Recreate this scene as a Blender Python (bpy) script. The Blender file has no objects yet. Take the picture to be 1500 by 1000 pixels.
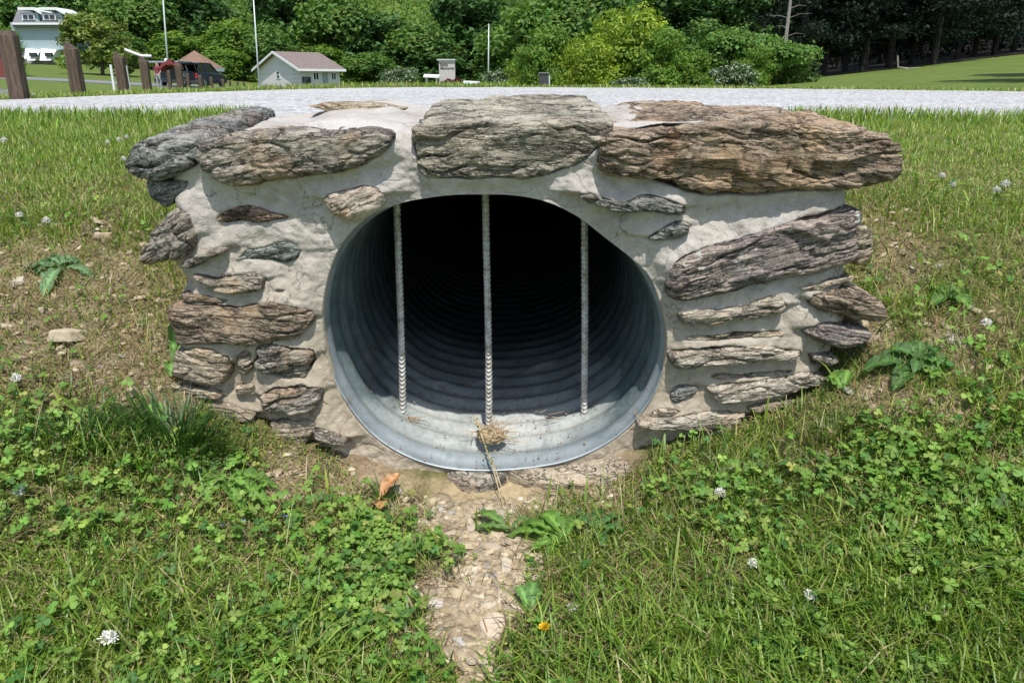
import bpy, bmesh, math, random
import numpy as np
from mathutils import Vector, Matrix
C = bpy.context.scene.collection
scn = bpy.context.scene
rnd = random.Random(7)
RS = np.random.RandomState(11)

# ------------------------------------------------------------------ camera, sky, sun, exposure
HC, FPX = 0.70, 1125.0
PITCH = math.radians(18.57)
cd = bpy.data.cameras.new("camera"); cam = bpy.data.objects.new("camera", cd); C.objects.link(cam)
cd.sensor_width = 36.0; cd.lens = 36.0 * FPX / 1500.0
cd.clip_start = 0.02; cd.clip_end = 2000
cam.location = (0, 0, HC); cam.rotation_euler = (math.pi / 2 - PITCH, 0, 0)
scn.camera = cam
SUN_EL, SUN_AZ = math.radians(64), math.radians(10)        # azimuth: to the right of straight behind the camera
to_sun = Vector((math.sin(SUN_AZ) * math.cos(SUN_EL), -math.cos(SUN_AZ) * math.cos(SUN_EL), math.sin(SUN_EL)))
w = bpy.data.worlds.new("World"); scn.world = w; w.use_nodes = True
nt = w.node_tree; nt.nodes.clear()
sky = nt.nodes.new('ShaderNodeTexSky'); sky.sky_type = 'NISHITA'; sky.sun_disc = False
sky.sun_elevation = SUN_EL; sky.sun_rotation = math.pi - SUN_AZ
bg = nt.nodes.new('ShaderNodeBackground'); bg.inputs[1].default_value = 0.15
wo = nt.nodes.new('ShaderNodeOutputWorld')
nt.links.new(sky.outputs[0], bg.inputs[0]); nt.links.new(bg.outputs[0], wo.inputs[0])
sd = bpy.data.lights.new("sun", 'SUN'); sd.energy = 3.9; sd.angle = math.radians(0.55); sd.color = (1, .965, .91)
so = bpy.data.objects.new("sun", sd); C.objects.link(so)
so.rotation_euler = to_sun.to_track_quat('Z', 'Y').to_euler()
scn.view_settings.view_transform = 'Standard'; scn.view_settings.look = 'None'
scn.view_settings.gamma = 1.0; scn.view_settings.exposure = 0.30
scn.render.engine = 'CYCLES'
scn.cycles.max_bounces = 8; scn.cycles.diffuse_bounces = 4; scn.cycles.glossy_bounces = 3
scn.cycles.transmission_bounces = 4; scn.cycles.sample_clamp_indirect = 6
scn.cycles.use_denoising = True

# ------------------------------------------------------------------ noise
def _h(ix, iy, iz, seed):
    n = (ix.astype(np.int64) * 73856093) ^ (iy.astype(np.int64) * 19349663) ^ (iz.astype(np.int64) * 83492791) ^ (seed * 2654435761)
    n = (n ^ (n >> 13)) * 1274126177
    n &= 0x7fffffffffff
    return ((n ^ (n >> 16)) & 0xffff)
_G = RS.normal(size=(65536, 3)); _G /= np.linalg.norm(_G, axis=1)[:, None]
def pn(x, y, z=0.0, seed=0):
    x = np.asarray(x, float); y = np.asarray(y, float) + 0 * x; z = np.asarray(z, float) + 0 * x
    xi, yi, zi = np.floor(x), np.floor(y), np.floor(z)
    fx, fy, fz = x - xi, y - yi, z - zi
    u, v, t = [f * f * f * (f * (f * 6 - 15) + 10) for f in (fx, fy, fz)]
    r = 0
    for a in (0, 1):
        for b in (0, 1):
            for c in (0, 1):
                g = _G[_h(xi + a, yi + b, zi + c, seed)]
                d = g[..., 0] * (fx - a) + g[..., 1] * (fy - b) + g[..., 2] * (fz - c)
                r = r + d * (u if a else 1 - u) * (v if b else 1 - v) * (t if c else 1 - t)
    return r * 1.6
def fbm(x, y, z=0.0, o=4, seed=0, g=.5):
    r = 0; a = 1.0; f = 1.0
    for i in range(o):
        r = r + a * pn(np.asarray(x) * f, np.asarray(y) * f, np.asarray(z) * f, seed + i); a *= g; f *= 2.03
    return r
def sstep(a, b, x):
    t = np.clip((x - a) / (b - a), 0, 1); return t * t * (3 - 2 * t)

# ------------------------------------------------------------------ mesh helpers
def mesh_np(name, V, F, mat=None, parent=None, col=None, smooth=False, origin=None, mats=None, mi=None):
    """V (n,3); F (m,k) int array or list of such arrays. One mesh object."""
    V = np.asarray(V, float)
    Fs = F if isinstance(F, list) else [F]
    me = bpy.data.meshes.new(name)
    org = np.array(origin if origin is not None else (0, 0, 0), float)
    me.vertices.add(len(V)); me.vertices.foreach_set("co", (V - org).astype(np.float32).ravel())
    loops = np.concatenate([np.asarray(f).ravel() for f in Fs]).astype(np.int32)
    tot = np.concatenate([np.full(len(f), np.asarray(f).shape[1]) for f in Fs]).astype(np.int32)
    st = np.concatenate([[0], np.cumsum(tot)[:-1]]).astype(np.int32)
    me.loops.add(len(loops)); me.loops.foreach_set("vertex_index", loops)
    me.polygons.add(len(tot)); me.polygons.foreach_set("loop_start", st)
    me.polygons.foreach_set("loop_total", tot)
    if mats:
        for m in mats: me.materials.append(m)
        me.polygons.foreach_set("material_index", np.asarray(mi, np.int32))
    elif mat: me.materials.append(mat)
    me.update(calc_edges=True)
    if smooth: me.polygons.foreach_set("use_smooth", np.ones(len(tot), bool))
    if col is not None:
        at = me.attributes.new("Col", 'FLOAT_COLOR', 'POINT')
        c = np.ones((len(V), 4), np.float32); c[:, :col.shape[1]] = col
        at.data.foreach_set("color", c.ravel())
    o = bpy.data.objects.new(name, me); C.objects.link(o)
    o.location = org
    if parent is not None:
        o.parent = parent; o.location = Vector(org) - world_loc(parent)
    return o
def world_loc(o):
    v = Vector(o.location)
    while o.parent: o = o.parent; v += Vector(o.location)
    return v
def tag(o, label=None, cat=None, group=None, kind=None):
    if label: o['label'] = label
    if cat: o['category'] = cat
    if group: o['group'] = group
    if kind: o['kind'] = kind
    return o
def thing(name, label, cat, loc=(0, 0, 0), group=None):
    o = bpy.data.objects.new(name, None); C.objects.link(o); o.location = loc
    o.empty_display_size = .1
    return tag(o, label, cat, group)
class MB:
    """collects simple shapes in world space and links them as ONE mesh object"""
    def __init__(s): s.v = []; s.f = []
    def add(s, vs, fs):
        n = len(s.v); s.v += [tuple(map(float, v)) for v in vs]; s.f += [tuple(i + n for i in f) for f in fs]; return s
    def box(s, c, d, rz=0, taper=1.0):
        cx, cy, cz = c; dx, dy, dz = d[0] / 2, d[1] / 2, d[2] / 2; vs = []
        ca, sa = math.cos(rz), math.sin(rz)
        for k, t in ((-1, 1), (1, taper)):
            for a, b in ((-1, -1), (1, -1), (1, 1), (-1, 1)):
                x, y = a * dx * t, b * dy * t; vs.append((cx + x * ca - y * sa, cy + x * sa + y * ca, cz + k * dz))
        return s.add(vs, [(0, 3, 2, 1), (4, 5, 6, 7), (0, 1, 5, 4), (1, 2, 6, 5), (2, 3, 7, 6), (3, 0, 4, 7)])
    def prism(s, pts, off):
        """closed polygon pts (3-D) extruded by vector off"""
        n = len(pts); off = Vector(off)
        vs = [Vector(p) for p in pts] + [Vector(p) + off for p in pts]
        return s.add(vs, [tuple(range(n))[::-1], tuple(range(n, 2 * n))] + [(i, (i + 1) % n, n + (i + 1) % n, n + i) for i in range(n)])
    def tube(s, pts, r, n=8, cap=True):
        pts = [Vector(p) for p in pts]; rs = r if isinstance(r, (list, tuple)) else [r] * len(pts); vs = []; fs = []
        for i, p in enumerate(pts):
            d = (pts[min(i + 1, len(pts) - 1)] - pts[max(i - 1, 0)]).normalized()
            a = d.orthogonal().normalized() if i == 0 else (a - d * a.dot(d)).normalized()
            b = d.cross(a)
            for k in range(n):
                t = 2 * math.pi * k / n; vs.append(p + (a * math.cos(t) + b * math.sin(t)) * rs[i])
        for i in range(len(pts) - 1):
            for k in range(n):
                k2 = (k + 1) % n; fs.append((i * n + k, i * n + k2, (i + 1) * n + k2, (i + 1) * n + k))
        if cap: fs.append(tuple(range(n))[::-1]); fs.append(tuple((len(pts) - 1) * n + k for k in range(n)))
        return s.add(vs, fs)
    def build(s, name, mat, parent=None, origin=None, smooth=False, bevel=0, label=None):
        me = bpy.data.meshes.new(name); 
        if origin is None: origin = world_loc(parent) if parent else Vector((0, 0, 0))
        origin = Vector(origin)
        me.from_pydata([Vector(v) - origin for v in s.v], [], s.f); me.validate()
        me.materials.append(mat)
        bm = bmesh.new(); bm.from_mesh(me); bmesh.ops.recalc_face_normals(bm, faces=bm.faces[:])
        if bevel: bmesh.ops.bevel(bm, geom=bm.edges[:], offset=bevel, segments=2, affect='EDGES', profile=.6)
        bm.to_mesh(me); bm.free()
        if smooth: me.polygons.foreach_set("use_smooth", [True] * len(me.polygons))
        o = bpy.data.objects.new(name, me); C.objects.link(o)
        o.location = origin - (world_loc(parent) if parent else Vector((0, 0, 0)))
        if parent: o.parent = parent
        if label: o['label'] = label
        return o

# pixel of the photograph <-> world
def elev(v): return -PITCH + math.atan((500 - v) / FPX)          # angle above the horizontal
def at(u, v, Y):
    """point seen at photo pixel (u, v) on the vertical plane y = Y"""
    t = np.tan(-PITCH + np.arctan((500 - np.asarray(v, float)) / FPX))
    z = HC + Y * t
    depth = Y * math.cos(PITCH) - (z - HC) * math.sin(PITCH)
    return np.stack([(np.asarray(u, float) - 750) / FPX * depth, 0 * z + Y, z], -1)

# ------------------------------------------------------------------ materials
class NT:
    def __init__(s, name):
        s.m = bpy.data.materials.new(name); s.m.use_nodes = True; s.t = s.m.node_tree; s.t.nodes.clear()
        s.out = s.n('OutputMaterial')
    def n(s, k, **kw):
        o = s.t.nodes.new('ShaderNode' + k)
        for a, b in kw.items():
            if a[0] == '_': o.inputs[a[1:].replace('__', ' ')].default_value = b
            else: setattr(o, a, b)
        return o
    def l(s, a, b): s.t.links.new(a, b)
    def noise(s, vec, scale, detail=4, rough=.55, dist=0.0):
        o = s.n('TexNoise'); o.inputs['Scale'].default_value = scale; o.inputs['Detail'].default_value = detail
        o.inputs['Roughness'].default_value = rough; o.inputs['Distortion'].default_value = dist
        if vec is not None: s.l(vec, o.inputs['Vector'])
        return o.outputs['Fac']
    def ramp(s, fac, stops, interp='LINEAR'):
        o = s.n('ValToRGB'); cr = o.color_ramp; cr.interpolation = interp
        while len(cr.elements) < len(stops): cr.elements.new(.5)
        for e, (p, c) in zip(cr.elements, stops):
            e.position = p; e.color = (*c, 1) if len(c) == 3 else c
        s.l(fac, o.inputs[0]); return o.outputs[0]
    def mix(s, fac, a, b, mode='MIX'):
        o = s.n('Mix', data_type='RGBA', blend_type=mode)
        for val, idx in ((fac, 0), (a, 6), (b, 7)):
            if isinstance(val, (int, float)): o.inputs[idx].default_value = val
            elif isinstance(val, tuple): o.inputs[idx].default_value = (*val, 1)
            else: s.l(val, o.inputs[idx])
        return o.outputs[2]
    def math(s, op, a, b=0.0, clamp=False):
        o = s.n('Math', operation=op, use_clamp=clamp)
        for val, idx in ((a, 0), (b, 1)):
            if isinstance(val, (int, float)): o.inputs[idx].default_value = val
            else: s.l(val, o.inputs[idx])
        return o.outputs[0]
    def mapping(s, vec, rot=(0, 0, 0), scale=(1, 1, 1), loc=(0, 0, 0)):
        o = s.n('Mapping'); o.inputs[1].default_value = loc; o.inputs[2].default_value = rot; o.inputs[3].default_value = scale
        s.l(vec, o.inputs[0]); return o.outputs[0]
    def coord(s, k='Object'): return s.n('TexCoord').outputs[k]
    def bump(s, h, strength=.5, dist=.01, normal=None):
        o = s.n('Bump'); o.inputs['Strength'].default_value = strength; o.inputs['Distance'].default_value = dist
        s.l(h, o.inputs['Height'])
        if normal is not None: s.l(normal, o.inputs['Normal'])
        return o.outputs[0]
    def bsdf(s, color, rough=.8, metal=0.0, normal=None, spec=.5):
        o = s.n('BsdfPrincipled')
        for val, k in ((color, 'Base Color'), (rough, 'Roughness'), (metal, 'Metallic'), (spec, 'Specular IOR Level')):
            if isinstance(val, (int, float)): o.inputs[k].default_value = val
            elif isinstance(val, tuple): o.inputs[k].default_value = (*val, 1)
            else: s.l(val, o.inputs[k])
        if normal is not None: s.l(normal, o.inputs['Normal'])
        s.l(o.outputs[0], s.out.inputs[0]); return s.m
def flat(name, c, rough=.7, metal=0, var=.12, scale=8):
    m = NT(name); f = m.noise(m.coord(), scale, 5)
    lo = tuple(max(0, x * (1 - var)) for x in c); hi = tuple(x * (1 + var) for x in c)
    return m.bsdf(m.ramp(f, [(.3, lo), (.7, hi)]), rough, metal, m.bump(f, .15, .005))
def leafmat(name, transl=.35, rough=.5, gloss=.5, bumpy=False):
    m = NT(name); a = m.n('Attribute', attribute_name='Col')
    d = m.n('BsdfPrincipled'); d.inputs['Roughness'].default_value = rough; d.inputs['Specular IOR Level'].default_value = gloss
    t = m.n('BsdfTranslucent'); mx = m.n('MixShader'); mx.inputs[0].default_value = transl
    tc = m.mix(1.0, a.outputs['Color'], (1.25, 1.35, .55), 'MULTIPLY')
    m.l(a.outputs['Color'], d.inputs['Base Color']); m.l(tc, t.inputs[0])
    m.l(d.outputs[0], mx.inputs[1]); m.l(t.outputs[0], mx.inputs[2]); m.l(mx.outputs[0], m.out.inputs[0])
    return m.m
M_GRASS = leafmat('grass_blade', .38, .45, .5)
M_LEAF = leafmat('broad_leaf', .32, .55, .3)
M_CROWN = leafmat('tree_foliage', .3, .6, .3)
M_STRAW = leafmat('dry_straw', .15, .8, .2)
# ------------------------------------------------------------------ terrain heights
NX0, NX1, NY0, NY1, NS = -10.0, 10.0, -1.5, 13.0, .04
_rows = [
 (-1.5, [-3, -1, 0, 1, 3], [.12, .02, -.14, .02, .12]),
 (.3, [-3, -1, 0, 1, 3], [.2, .09, -.09, .09, .2]),
 (.8, [-3, -1.2, -.7, -.4, -.12, .05, .4, .7, 1.2, 3], [.27, .14, .065, .015, -.05, -.05, .02, .075, .16, .28]),
 (1.05, [-3, -1.2, -.7, -.4, -.2, 0, .15, .4, .7, 1.2, 3], [.37, .215, .13, .04, -.012, -.025, -.005, .065, .145, .245, .36]),
 (1.28, [-3, -1.2, -.8, -.6, -.5, -.42, -.28, -.15, 0, .13, .2, .3, .43, .56, .63, .8, 1.2, 3], [.44, .30, .235, .185, .135, .074, .008, -.012, -.015, -.01, .025, .065, .112, .205, .245, .29, .34, .46]),
 (1.5, [-3, -1.2, -.8, -.62, -.5, 0, .5, .62, .8, 1.2, 3], [.49, .36, .31, .27, .12, 0, .14, .31, .35, .39, .50]),
 (1.67, [-3, -1.2, -.75, -.5, 0, .5, .75, 1.2, 3], [.51, .40, .39, .50, .565, .555, .43, .425, .515]),
 (1.75, [-3, -1.2, -.75, -.5, 0, .5, .75, 1.2, 3], [.52, .425, .43, .53, .56, .555, .46, .445, .52]),
 (2.4, [-3, -1.2, -.7, 0, .7, 1.2, 3], [.525, .49, .51, .575, .53, .495, .52]),
 (4.3, [-9, -6, -3.1, 0, 2.2, 3.1, 6, 9], [.42, .47, .525, .575, .54, .528, .50, .46]),
 (9, [-9, -6.3, -3.7, -1.6, 0, 2.95, 6.3, 9], [.40, .475, .582, .64, .643, .628, .59, .55]),
 (13, [-9, -6.3, -3.7, -1.6, 0, 3, 6.3, 9], [.41, .47, .55, .60, .60, .60, .57, .56]),
]
_gx = np.arange(NX0, NX1 + 1e-6, NS); _gy = np.arange(NY0, NY1 + 1e-6, NS)
_R = np.array([np.interp(_gx, r[1], r[2]) for r in _rows]); _ry = np.array([r[0] for r in _rows])
_Z = np.array([np.interp(_gy, _ry, _R[:, i]) for i in range(len(_gx))])          # [x, y]
def _blur(Z, k, ax):
    P = np.concatenate([np.repeat(np.take(Z, [0], ax), k, ax), Z, np.repeat(np.take(Z, [-1], ax), k, ax)], ax)
    c = np.cumsum(P, ax); c = np.concatenate([np.zeros_like(np.take(c, [0], ax)), c], ax); n = 2 * k + 1
    return (np.take(c, range(n, c.shape[ax]), ax) - np.take(c, range(0, c.shape[ax] - n), ax)) / n
_Zs = _Z
for _ in range(2): _Zs = _blur(_blur(_Zs, 1, 0), 1, 1)
_Zb = _Z
for _ in range(3): _Zb = _blur(_blur(_Zb, 9, 0), 9, 1)
_bw = sstep(2.3, 4.0, _gy)[None, :]; _Z = _Zs * (1 - _bw) + _Zb * _bw
def _bil(G, fx, fy):
    fx = np.clip(fx, 0, G.shape[0] - 1.001); fy = np.clip(fy, 0, G.shape[1] - 1.001)
    i = fx.astype(int); j = fy.astype(int); a = fx - i; b = fy - j
    return G[i, j] * (1 - a) * (1 - b) + G[i + 1, j] * a * (1 - b) + G[i, j + 1] * (1 - a) * b + G[i + 1, j + 1] * a * b
_fy = [12, 18, 25, 35, 50, 65, 80, 95, 110, 140, 200, 420]
_fu = [-600, 0, 150, 300, 400, 750, 1000, 1100, 1250, 1500, 2100]
_fv = [[149,147,144,139,136,132,132,132,133,135,137],[145,142,141,139,137,134,133,133,131,129,124],
 [140,135,136,137,137,136,133,131,127,120,112],[133,129,134,136,137,137,133,129,121,108,95],
 [122,117,125,135,136,136,132,126,112,92,75],[110,107,113,126,134,135,130,122,104,78,60],
 [101,100,105,117,132,134,128,118,96,70,50],[90,90,96,110,130,132,124,110,88,60,40],
 [60,70,80,96,114,118,108,95,75,50,30],[-20,0,10,20,30,40,40,30,20,0,-20],[-150]*11,[-150]*11]
_fs = (np.array(_fu) - 750) * math.cos(PITCH) / FPX
_ffs = np.linspace(_fs[0], _fs[-1], 300); _ffy = np.linspace(math.log(12), math.log(420), 300)
_t = np.array([np.interp(_ffs, _fs, r) for r in _fv])
_t = np.array([np.interp(_ffy, np.log(_fy), _t[:, i]) for i in range(300)])        # [s, y]
for _ in range(2): _t = _blur(_blur(_t, 5, 0), 4, 1)
def road_edge(x):
    x = np.asarray(x, float)
    return 4.05 + .12 * fbm(x * 1.3, x * 0 + 3, 0, 6, 0, .62) - .28 * sstep(1.0, 3.2, x) + .12 * sstep(1.5, 4, -x) - 2.10 * np.exp(-(np.abs(x - .05) / 1.05) ** 4)
def ground(x, y, rough=True):
    x = np.asarray(x, float); y = np.asarray(y, float)
    zn = _bil(_Z, (x - NX0) / NS, (y - NY0) / NS)
    yy = np.clip(y, 12, 419); s = np.clip(x / yy, _ffs[0], _ffs[-1])
    v = _bil(_t, (s - _ffs[0]) / (_ffs[1] - _ffs[0]), (np.log(yy) - _ffy[0]) / (_ffy[1] - _ffy[0]))
    zf = HC + y * np.tan(-PITCH + np.arctan((500 - v) / FPX))
    side = sstep(8.5, 10, np.abs(x))
    k = np.maximum(sstep(9.8, 12.5, y), side * sstep(4, 12, y)); z = zn * (1 - k) + zf * k
    if rough:
        er_ = 4.05 - 2.10 * np.exp(-(np.abs(x - .05) / 1.05) ** 4) - .28 * sstep(1.0, 3.2, x)
        onroad = sstep(er_ - .25, er_ - .02, y) * (1 - sstep(9.0, 9.4, y))
        a = (1 - onroad)
        z = z + a * (.012 * pn(x * 5, y * 5, 3.1) + .006 * pn(x * 14, y * 14, 9.7)) * sstep(0, .2, y)
    return z
def hit(u, v):
    """where the ray through photo pixel (u, v) meets the ground"""
    d = at(u, v, 1.0) - np.array([0, 0, HC])
    t = .3; 
    while t < 400:
        p = np.array([0, 0, HC]) + d * t
        if p[2] < float(ground(p[0], p[1])): 
            lo, hi = t / 1.03 - .02, t
            for _ in range(14):
                m = (lo + hi) / 2; q = np.array([0, 0, HC]) + d * m
                if q[2] < float(ground(q[0], q[1])): hi = m
                else: lo = m
            p = np.array([0, 0, HC]) + d * hi
            return np.array([p[0], p[1], float(ground(p[0], p[1]))])
        t *= 1.03
    return None
# bare soil: (u, v, radius m, strength)
_spots = [(60, 430, .15, 0.66), (10, 400, .13, 0.66), (160, 400, .10, 0.55), (170, 510, .14, 0.62), (235, 570, .09, 0.59), (90, 480, .12, 0.66), (200, 450, .10, 0.55), (140, 345, .08, .7), (230, 640, .05, .5),
          (430, 690, .065, 1), (480, 720, .05, .8), (1300, 345, .13, 0.38), (1245, 330, .07, 0.38), (1390, 505, .07, .7), (1290, 585, .06, .85), (1390, 600, .05, .7), (1285, 490, .06, .8), (1440, 480, .06, .40),
          (1080, 830, .04, .7), (280, 720, .05, .6), (200, 560, .06, .8), (1340, 780, .05, .40), (1180, 660, .05, .40), (1490, 700, .05, .4), (880, 700, .10, .9), (560, 700, .10, 1)]
_chan = [(720, 690, .22), (705, 722, .17), (690, 765, .11), (720, 800, .085), (728, 840, .085), (690, 885, .075), (690, 930, .062), (705, 975, .035), (700, 1020, .018), (705, 1080, .01)]
BL = []
for u, v, r, s in _spots:
    p = hit(u, v); BL.append((p[0], p[1], r, s))
CH = []
for u, v, r in _chan:
    p = hit(u, v); CH.append((p[0], min(p[1], 1.3), r))
def bare(x, y):
    x = np.asarray(x, float); y = np.asarray(y, float)
    n = .42 * fbm(x * 11, y * 11, 1.3, 4, 5)
    b = np.zeros_like(x)
    for bx, by, r, s in BL:
        d = np.hypot((x - bx), (y - by) * (.8 if by < 1.2 else .6)) / (r * .80)
        b = np.maximum(b, s * (1 - sstep(.45, 1.25, d + n)))
    for (x0, y0, r0), (x1, y1, r1) in zip(CH[:-1], CH[1:]):
        dx, dy = x1 - x0, y1 - y0; t = np.clip(((x - x0) * dx + (y - y0) * dy) / (dx * dx + dy * dy + 1e-9), 0, 1)
        d = np.hypot(x - x0 - t * dx, y - y0 - t * dy) / (r0 + (r1 - r0) * t)
        b = np.maximum(b, 1 - sstep(.50, 1.15, d + 1.5 * n))
    return b
def channel(x, y):
    d = np.full(np.shape(x), 9.)
    for (x0, y0, r0), (x1, y1, r1) in zip(CH[:-1], CH[1:]):
        dx, dy = x1 - x0, y1 - y0; t = np.clip(((x - x0) * dx + (y - y0) * dy) / (dx * dx + dy * dy + 1e-9), 0, 1)
        d = np.minimum(d, np.hypot(x - x0 - t * dx, y - y0 - t * dy) / (r0 + (r1 - r0) * t))
    return d

# ground sheet
def graded(a, lo, hi, b, fine, gr=1.13, g0=None):
    m = list(np.arange(lo, hi + 1e-9, fine)); s = fine; x = m[-1]; R_ = []
    while x < b: s *= gr; x += s; R_.append(x)
    s = fine; x = lo; L_ = []
    while x > a: s *= gr; x -= s; L_.append(x)
    return np.array(L_[::-1] + m + R_)
gxs = graded(-420, -1.25, 1.25, 420, .0075, 1.07); gys = graded(-8, .62, 2.1, 430, .0075, 1.045)
GX, GY = np.meshgrid(gxs, gys, indexing='ij')
GZ = ground(GX, GY)
_b = bare(GX, GY) * (GY < 3)
near = (np.abs(GX) < 2) & (GY < 2.6)
# crumbly soil where it is bare: clods and cracked plates
cl = np.zeros_like(GZ)
cx_, cy_ = GX[near], GY[near]
n1 = pn(cx_ * 38, cy_ * 38, 2.2); n2 = pn(cx_ * 90, cy_ * 90, 5.0); n3 = 1 - np.abs(pn(cx_ * 55, cy_ * 55, 7.7)) * 3.2
cl[near] = .0030 * n1 + .0025 * n2 - .0045 * np.clip(n3, 0, 1)
GZ = GZ + cl * (.35 + .65 * _b)
nx, ny = GX.shape
V = np.stack([GX, GY, GZ], -1).reshape(-1, 3)
idx = np.arange(nx * ny).reshape(nx, ny)
F = np.stack([idx[:-1, :-1], idx[1:, :-1], idx[1:, 1:], idx[:-1, 1:]], -1).reshape(-1, 4)
fc = V[F].mean(1)
hole = (np.abs(fc[:, 0] + .02) < .42) & (fc[:, 1] > 1.33) & (fc[:, 1] < 1.70)
F = F[~hole]
col = np.zeros((len(V), 3)); col[:, 0] = _b.reshape(-1); col[:, 1] = np.clip(1.2 - channel(V[:, 0], V[:, 1]), 0, 1) * (V[:, 1] < 2)
m = NT('soil_and_turf')
co = m.coord(); a = m.n('Attribute', attribute_name='Col'); sep = m.n('SeparateColor'); m.l(a.outputs['Color'], sep.inputs[0])
nA = m.noise(co, 14, 6); nB = m.noise(co, 130, 4, .7); nC = m.noise(co, 3.0, 3)
dirt = m.ramp(m.math('ADD', m.math('MULTIPLY', nA, .5), m.math('MULTIPLY', nB, .5)), [(.32, (.10, .068, .038)), (.5, (.27, .200, .125)), (.68, (.46, .355, .24))])
pale = m.ramp(m.math('ADD', m.math('MULTIPLY', nA, .5), m.math('MULTIPLY', nB, .5)), [(.30, (.21, .155, .08)), (.5, (.41, .325, .19)), (.7, (.55, .46, .30))])
dirt = m.mix(sep.outputs[1], dirt, pale)
thatch = m.ramp(nB, [(.3, (.055, .060, .018)), (.7, (.18, .16, .060))])
soil = m.mix(sep.outputs[0], thatch, dirt)
# far turf: plain mown-grass colour from 3 m outwards
sx = m.n('SeparateXYZ'); m.l(co, sx.inputs[0])
far = m.math('MULTIPLY', m.math('SUBTRACT', sx.outputs[1], 2.6), .5, True)
outw = m.math('MULTIPLY', m.math('SUBTRACT', m.math('ABSOLUTE', sx.outputs[0]), m.math('ADD', m.math('MULTIPLY', sx.outputs[1], .75), .15)), 2.5, True)
far = m.math('MAXIMUM', far, m.math('MAXIMUM', outw, m.math('MULTIPLY', m.math('SUBTRACT', .55, sx.outputs[1]), 4.0, True)))
turf = m.mix(m.ramp(m.noise(co, .35, 5), [(.35, (0, 0, 0)), (.65, (1, 1, 1))]), (.115, .165, .028), (.18, .215, .048))
turf = m.mix(m.ramp(m.noise(m.mapping(co, scale=(1, .25, 1)), 6, 4, .7), [(.3, (0, 0, 0)), (.7, (1, 1, 1))]), turf, (.075, .12, .022))
c = m.mix(far, soil, turf)
bm_ = m.bump(nB, .6, .004, m.bump(m.noise(co, 420, 2, .6), .5, .0015))
M_SOIL = m.bsdf(c, .95, 0, bm_, .2)
g = mesh_np('ground', V, F, M_SOIL, col=col, smooth=True); tag(g, kind='structure')

# gravel road: a sheet lying on the ground from side to side
xs = np.concatenate([np.arange(-9.5, 9.5, .12)])
M = NT('road_gravel'); co = M.coord()
vo = M.n('TexVoronoi'); vo.inputs['Scale'].default_value = 42; M.l(co, vo.inputs['Vector'])
vo2 = M.n('TexVoronoi'); vo2.inputs['Scale'].default_value = 95; M.l(co, vo2.inputs['Vector'])
s1 = M.n('SeparateColor'); M.l(vo.outputs['Color'], s1.inputs[0]); s2 = M.n('SeparateColor'); M.l(vo2.outputs['Color'], s2.inputs[0])
g1 = M.ramp(s1.outputs[0], [(0, (.08, .08, .085)), (.25, (.27, .27, .265)), (.7, (.52, .515, .49)), (1, (.80, .78, .73))])
g2 = M.ramp(s2.outputs[0], [(0, (.14, .15, .18)), (.35, (.36, .355, .34)), (1, (.74, .72, .67))])
cc = M.mix(.5, g1, g2); 
wear = M.noise(M.mapping(co, scale=(.12, 1.0, 1)), 1.3, 5, .6); cc = M.mix(M.ramp(wear, [(.42, (0, 0, 0)), (.62, (.28, .28, .28))]), cc, (.58, .57, .54))
spk_ = M.ramp(M.noise(co, 9, 4, .7), [(.60, (0, 0, 0)), (.68, (.6, .6, .6))]); cc = M.mix(spk_, cc, (.20, .20, .20))
M_ROAD = M.bsdf(cc, .9, 0, M.bump(vo.outputs['Distance'], .8, .012, M.bump(vo2.outputs['Distance'], .6, .005)), .08)
xr = np.concatenate([np.arange(-40, -9.5, .5), np.arange(-9.5, 9.5, .06), np.arange(9.5, 40, .5)])
near_e = road_edge(xr)
far_e = 9.0 + .05 * fbm(xr * 1.5, xr * 0 + 9, 0, 3)
ts = np.linspace(0, 1, 60)
RX = np.repeat(xr[:, None], 60, 1); RY = near_e[:, None] * (1 - ts) + far_e[:, None] * ts
RZ = ground(RX, RY, False) + .006 + .004 * pn(RX * 9, RY * 9, 4) + .016 * sstep(0, .03, ts)[None, :] * sstep(0, .03, 1 - ts)[None, :]
ii = np.arange(RX.size).reshape(RX.shape)
Fr = np.stack([ii[:-1, :-1], ii[1:, :-1], ii[1:, 1:], ii[:-1, 1:]], -1).reshape(-1, 4)
tag(mesh_np('road', np.stack([RX, RY, RZ], -1).reshape(-1, 3), Fr, M_ROAD, smooth=True), kind='structure')
def road_near(x): return np.interp(x, xr, near_e)
# ------------------------------------------------------------------ culvert headwall
YF = 1.315                                   # plane of the mortar face
hole_px = [(471,480),(473,440),(484,390),(504,350),(540,316),(575,302),(620,292),(660,287),(710,286),(760,288),(800,296),(830,309),(858,326),(880,345),(905,364),(935,388),(953,404),(966,440),(975,470),(978,500),(975,530),(966,562),(948,598),(922,627),(880,653),(850,666),(800,677),(745,683),(700,684),(650,681),(600,669),(560,650),(530,622),(505,585),(486,545),(475,510)]
HP = at(*np.array(hole_px, float).T, YF - .01)[:, [0, 2]]
PC = np.array([(HP[:, 0].min() + HP[:, 0].max()) / 2, (HP[:, 1].min() + HP[:, 1].max()) / 2])
NTH = 900
TH = np.linspace(0, 2 * math.pi, NTH, endpoint=False)
def polar(P, c, th):
    a = np.arctan2(P[:, 1] - c[1], P[:, 0] - c[0]) % (2 * math.pi); r = np.hypot(P[:, 0] - c[0], P[:, 1] - c[1])
    o = np.argsort(a); a = a[o]; r = r[o]
    return np.interp(th, np.concatenate([a - 2 * math.pi, a, a + 2 * math.pi]), np.tile(r, 3))
def csmooth(r, s):
    k = np.fft.rfftfreq(len(r)) * len(r); return np.fft.irfft(np.fft.rfft(r) * np.exp(-(k / s) ** 2), len(r))
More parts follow.
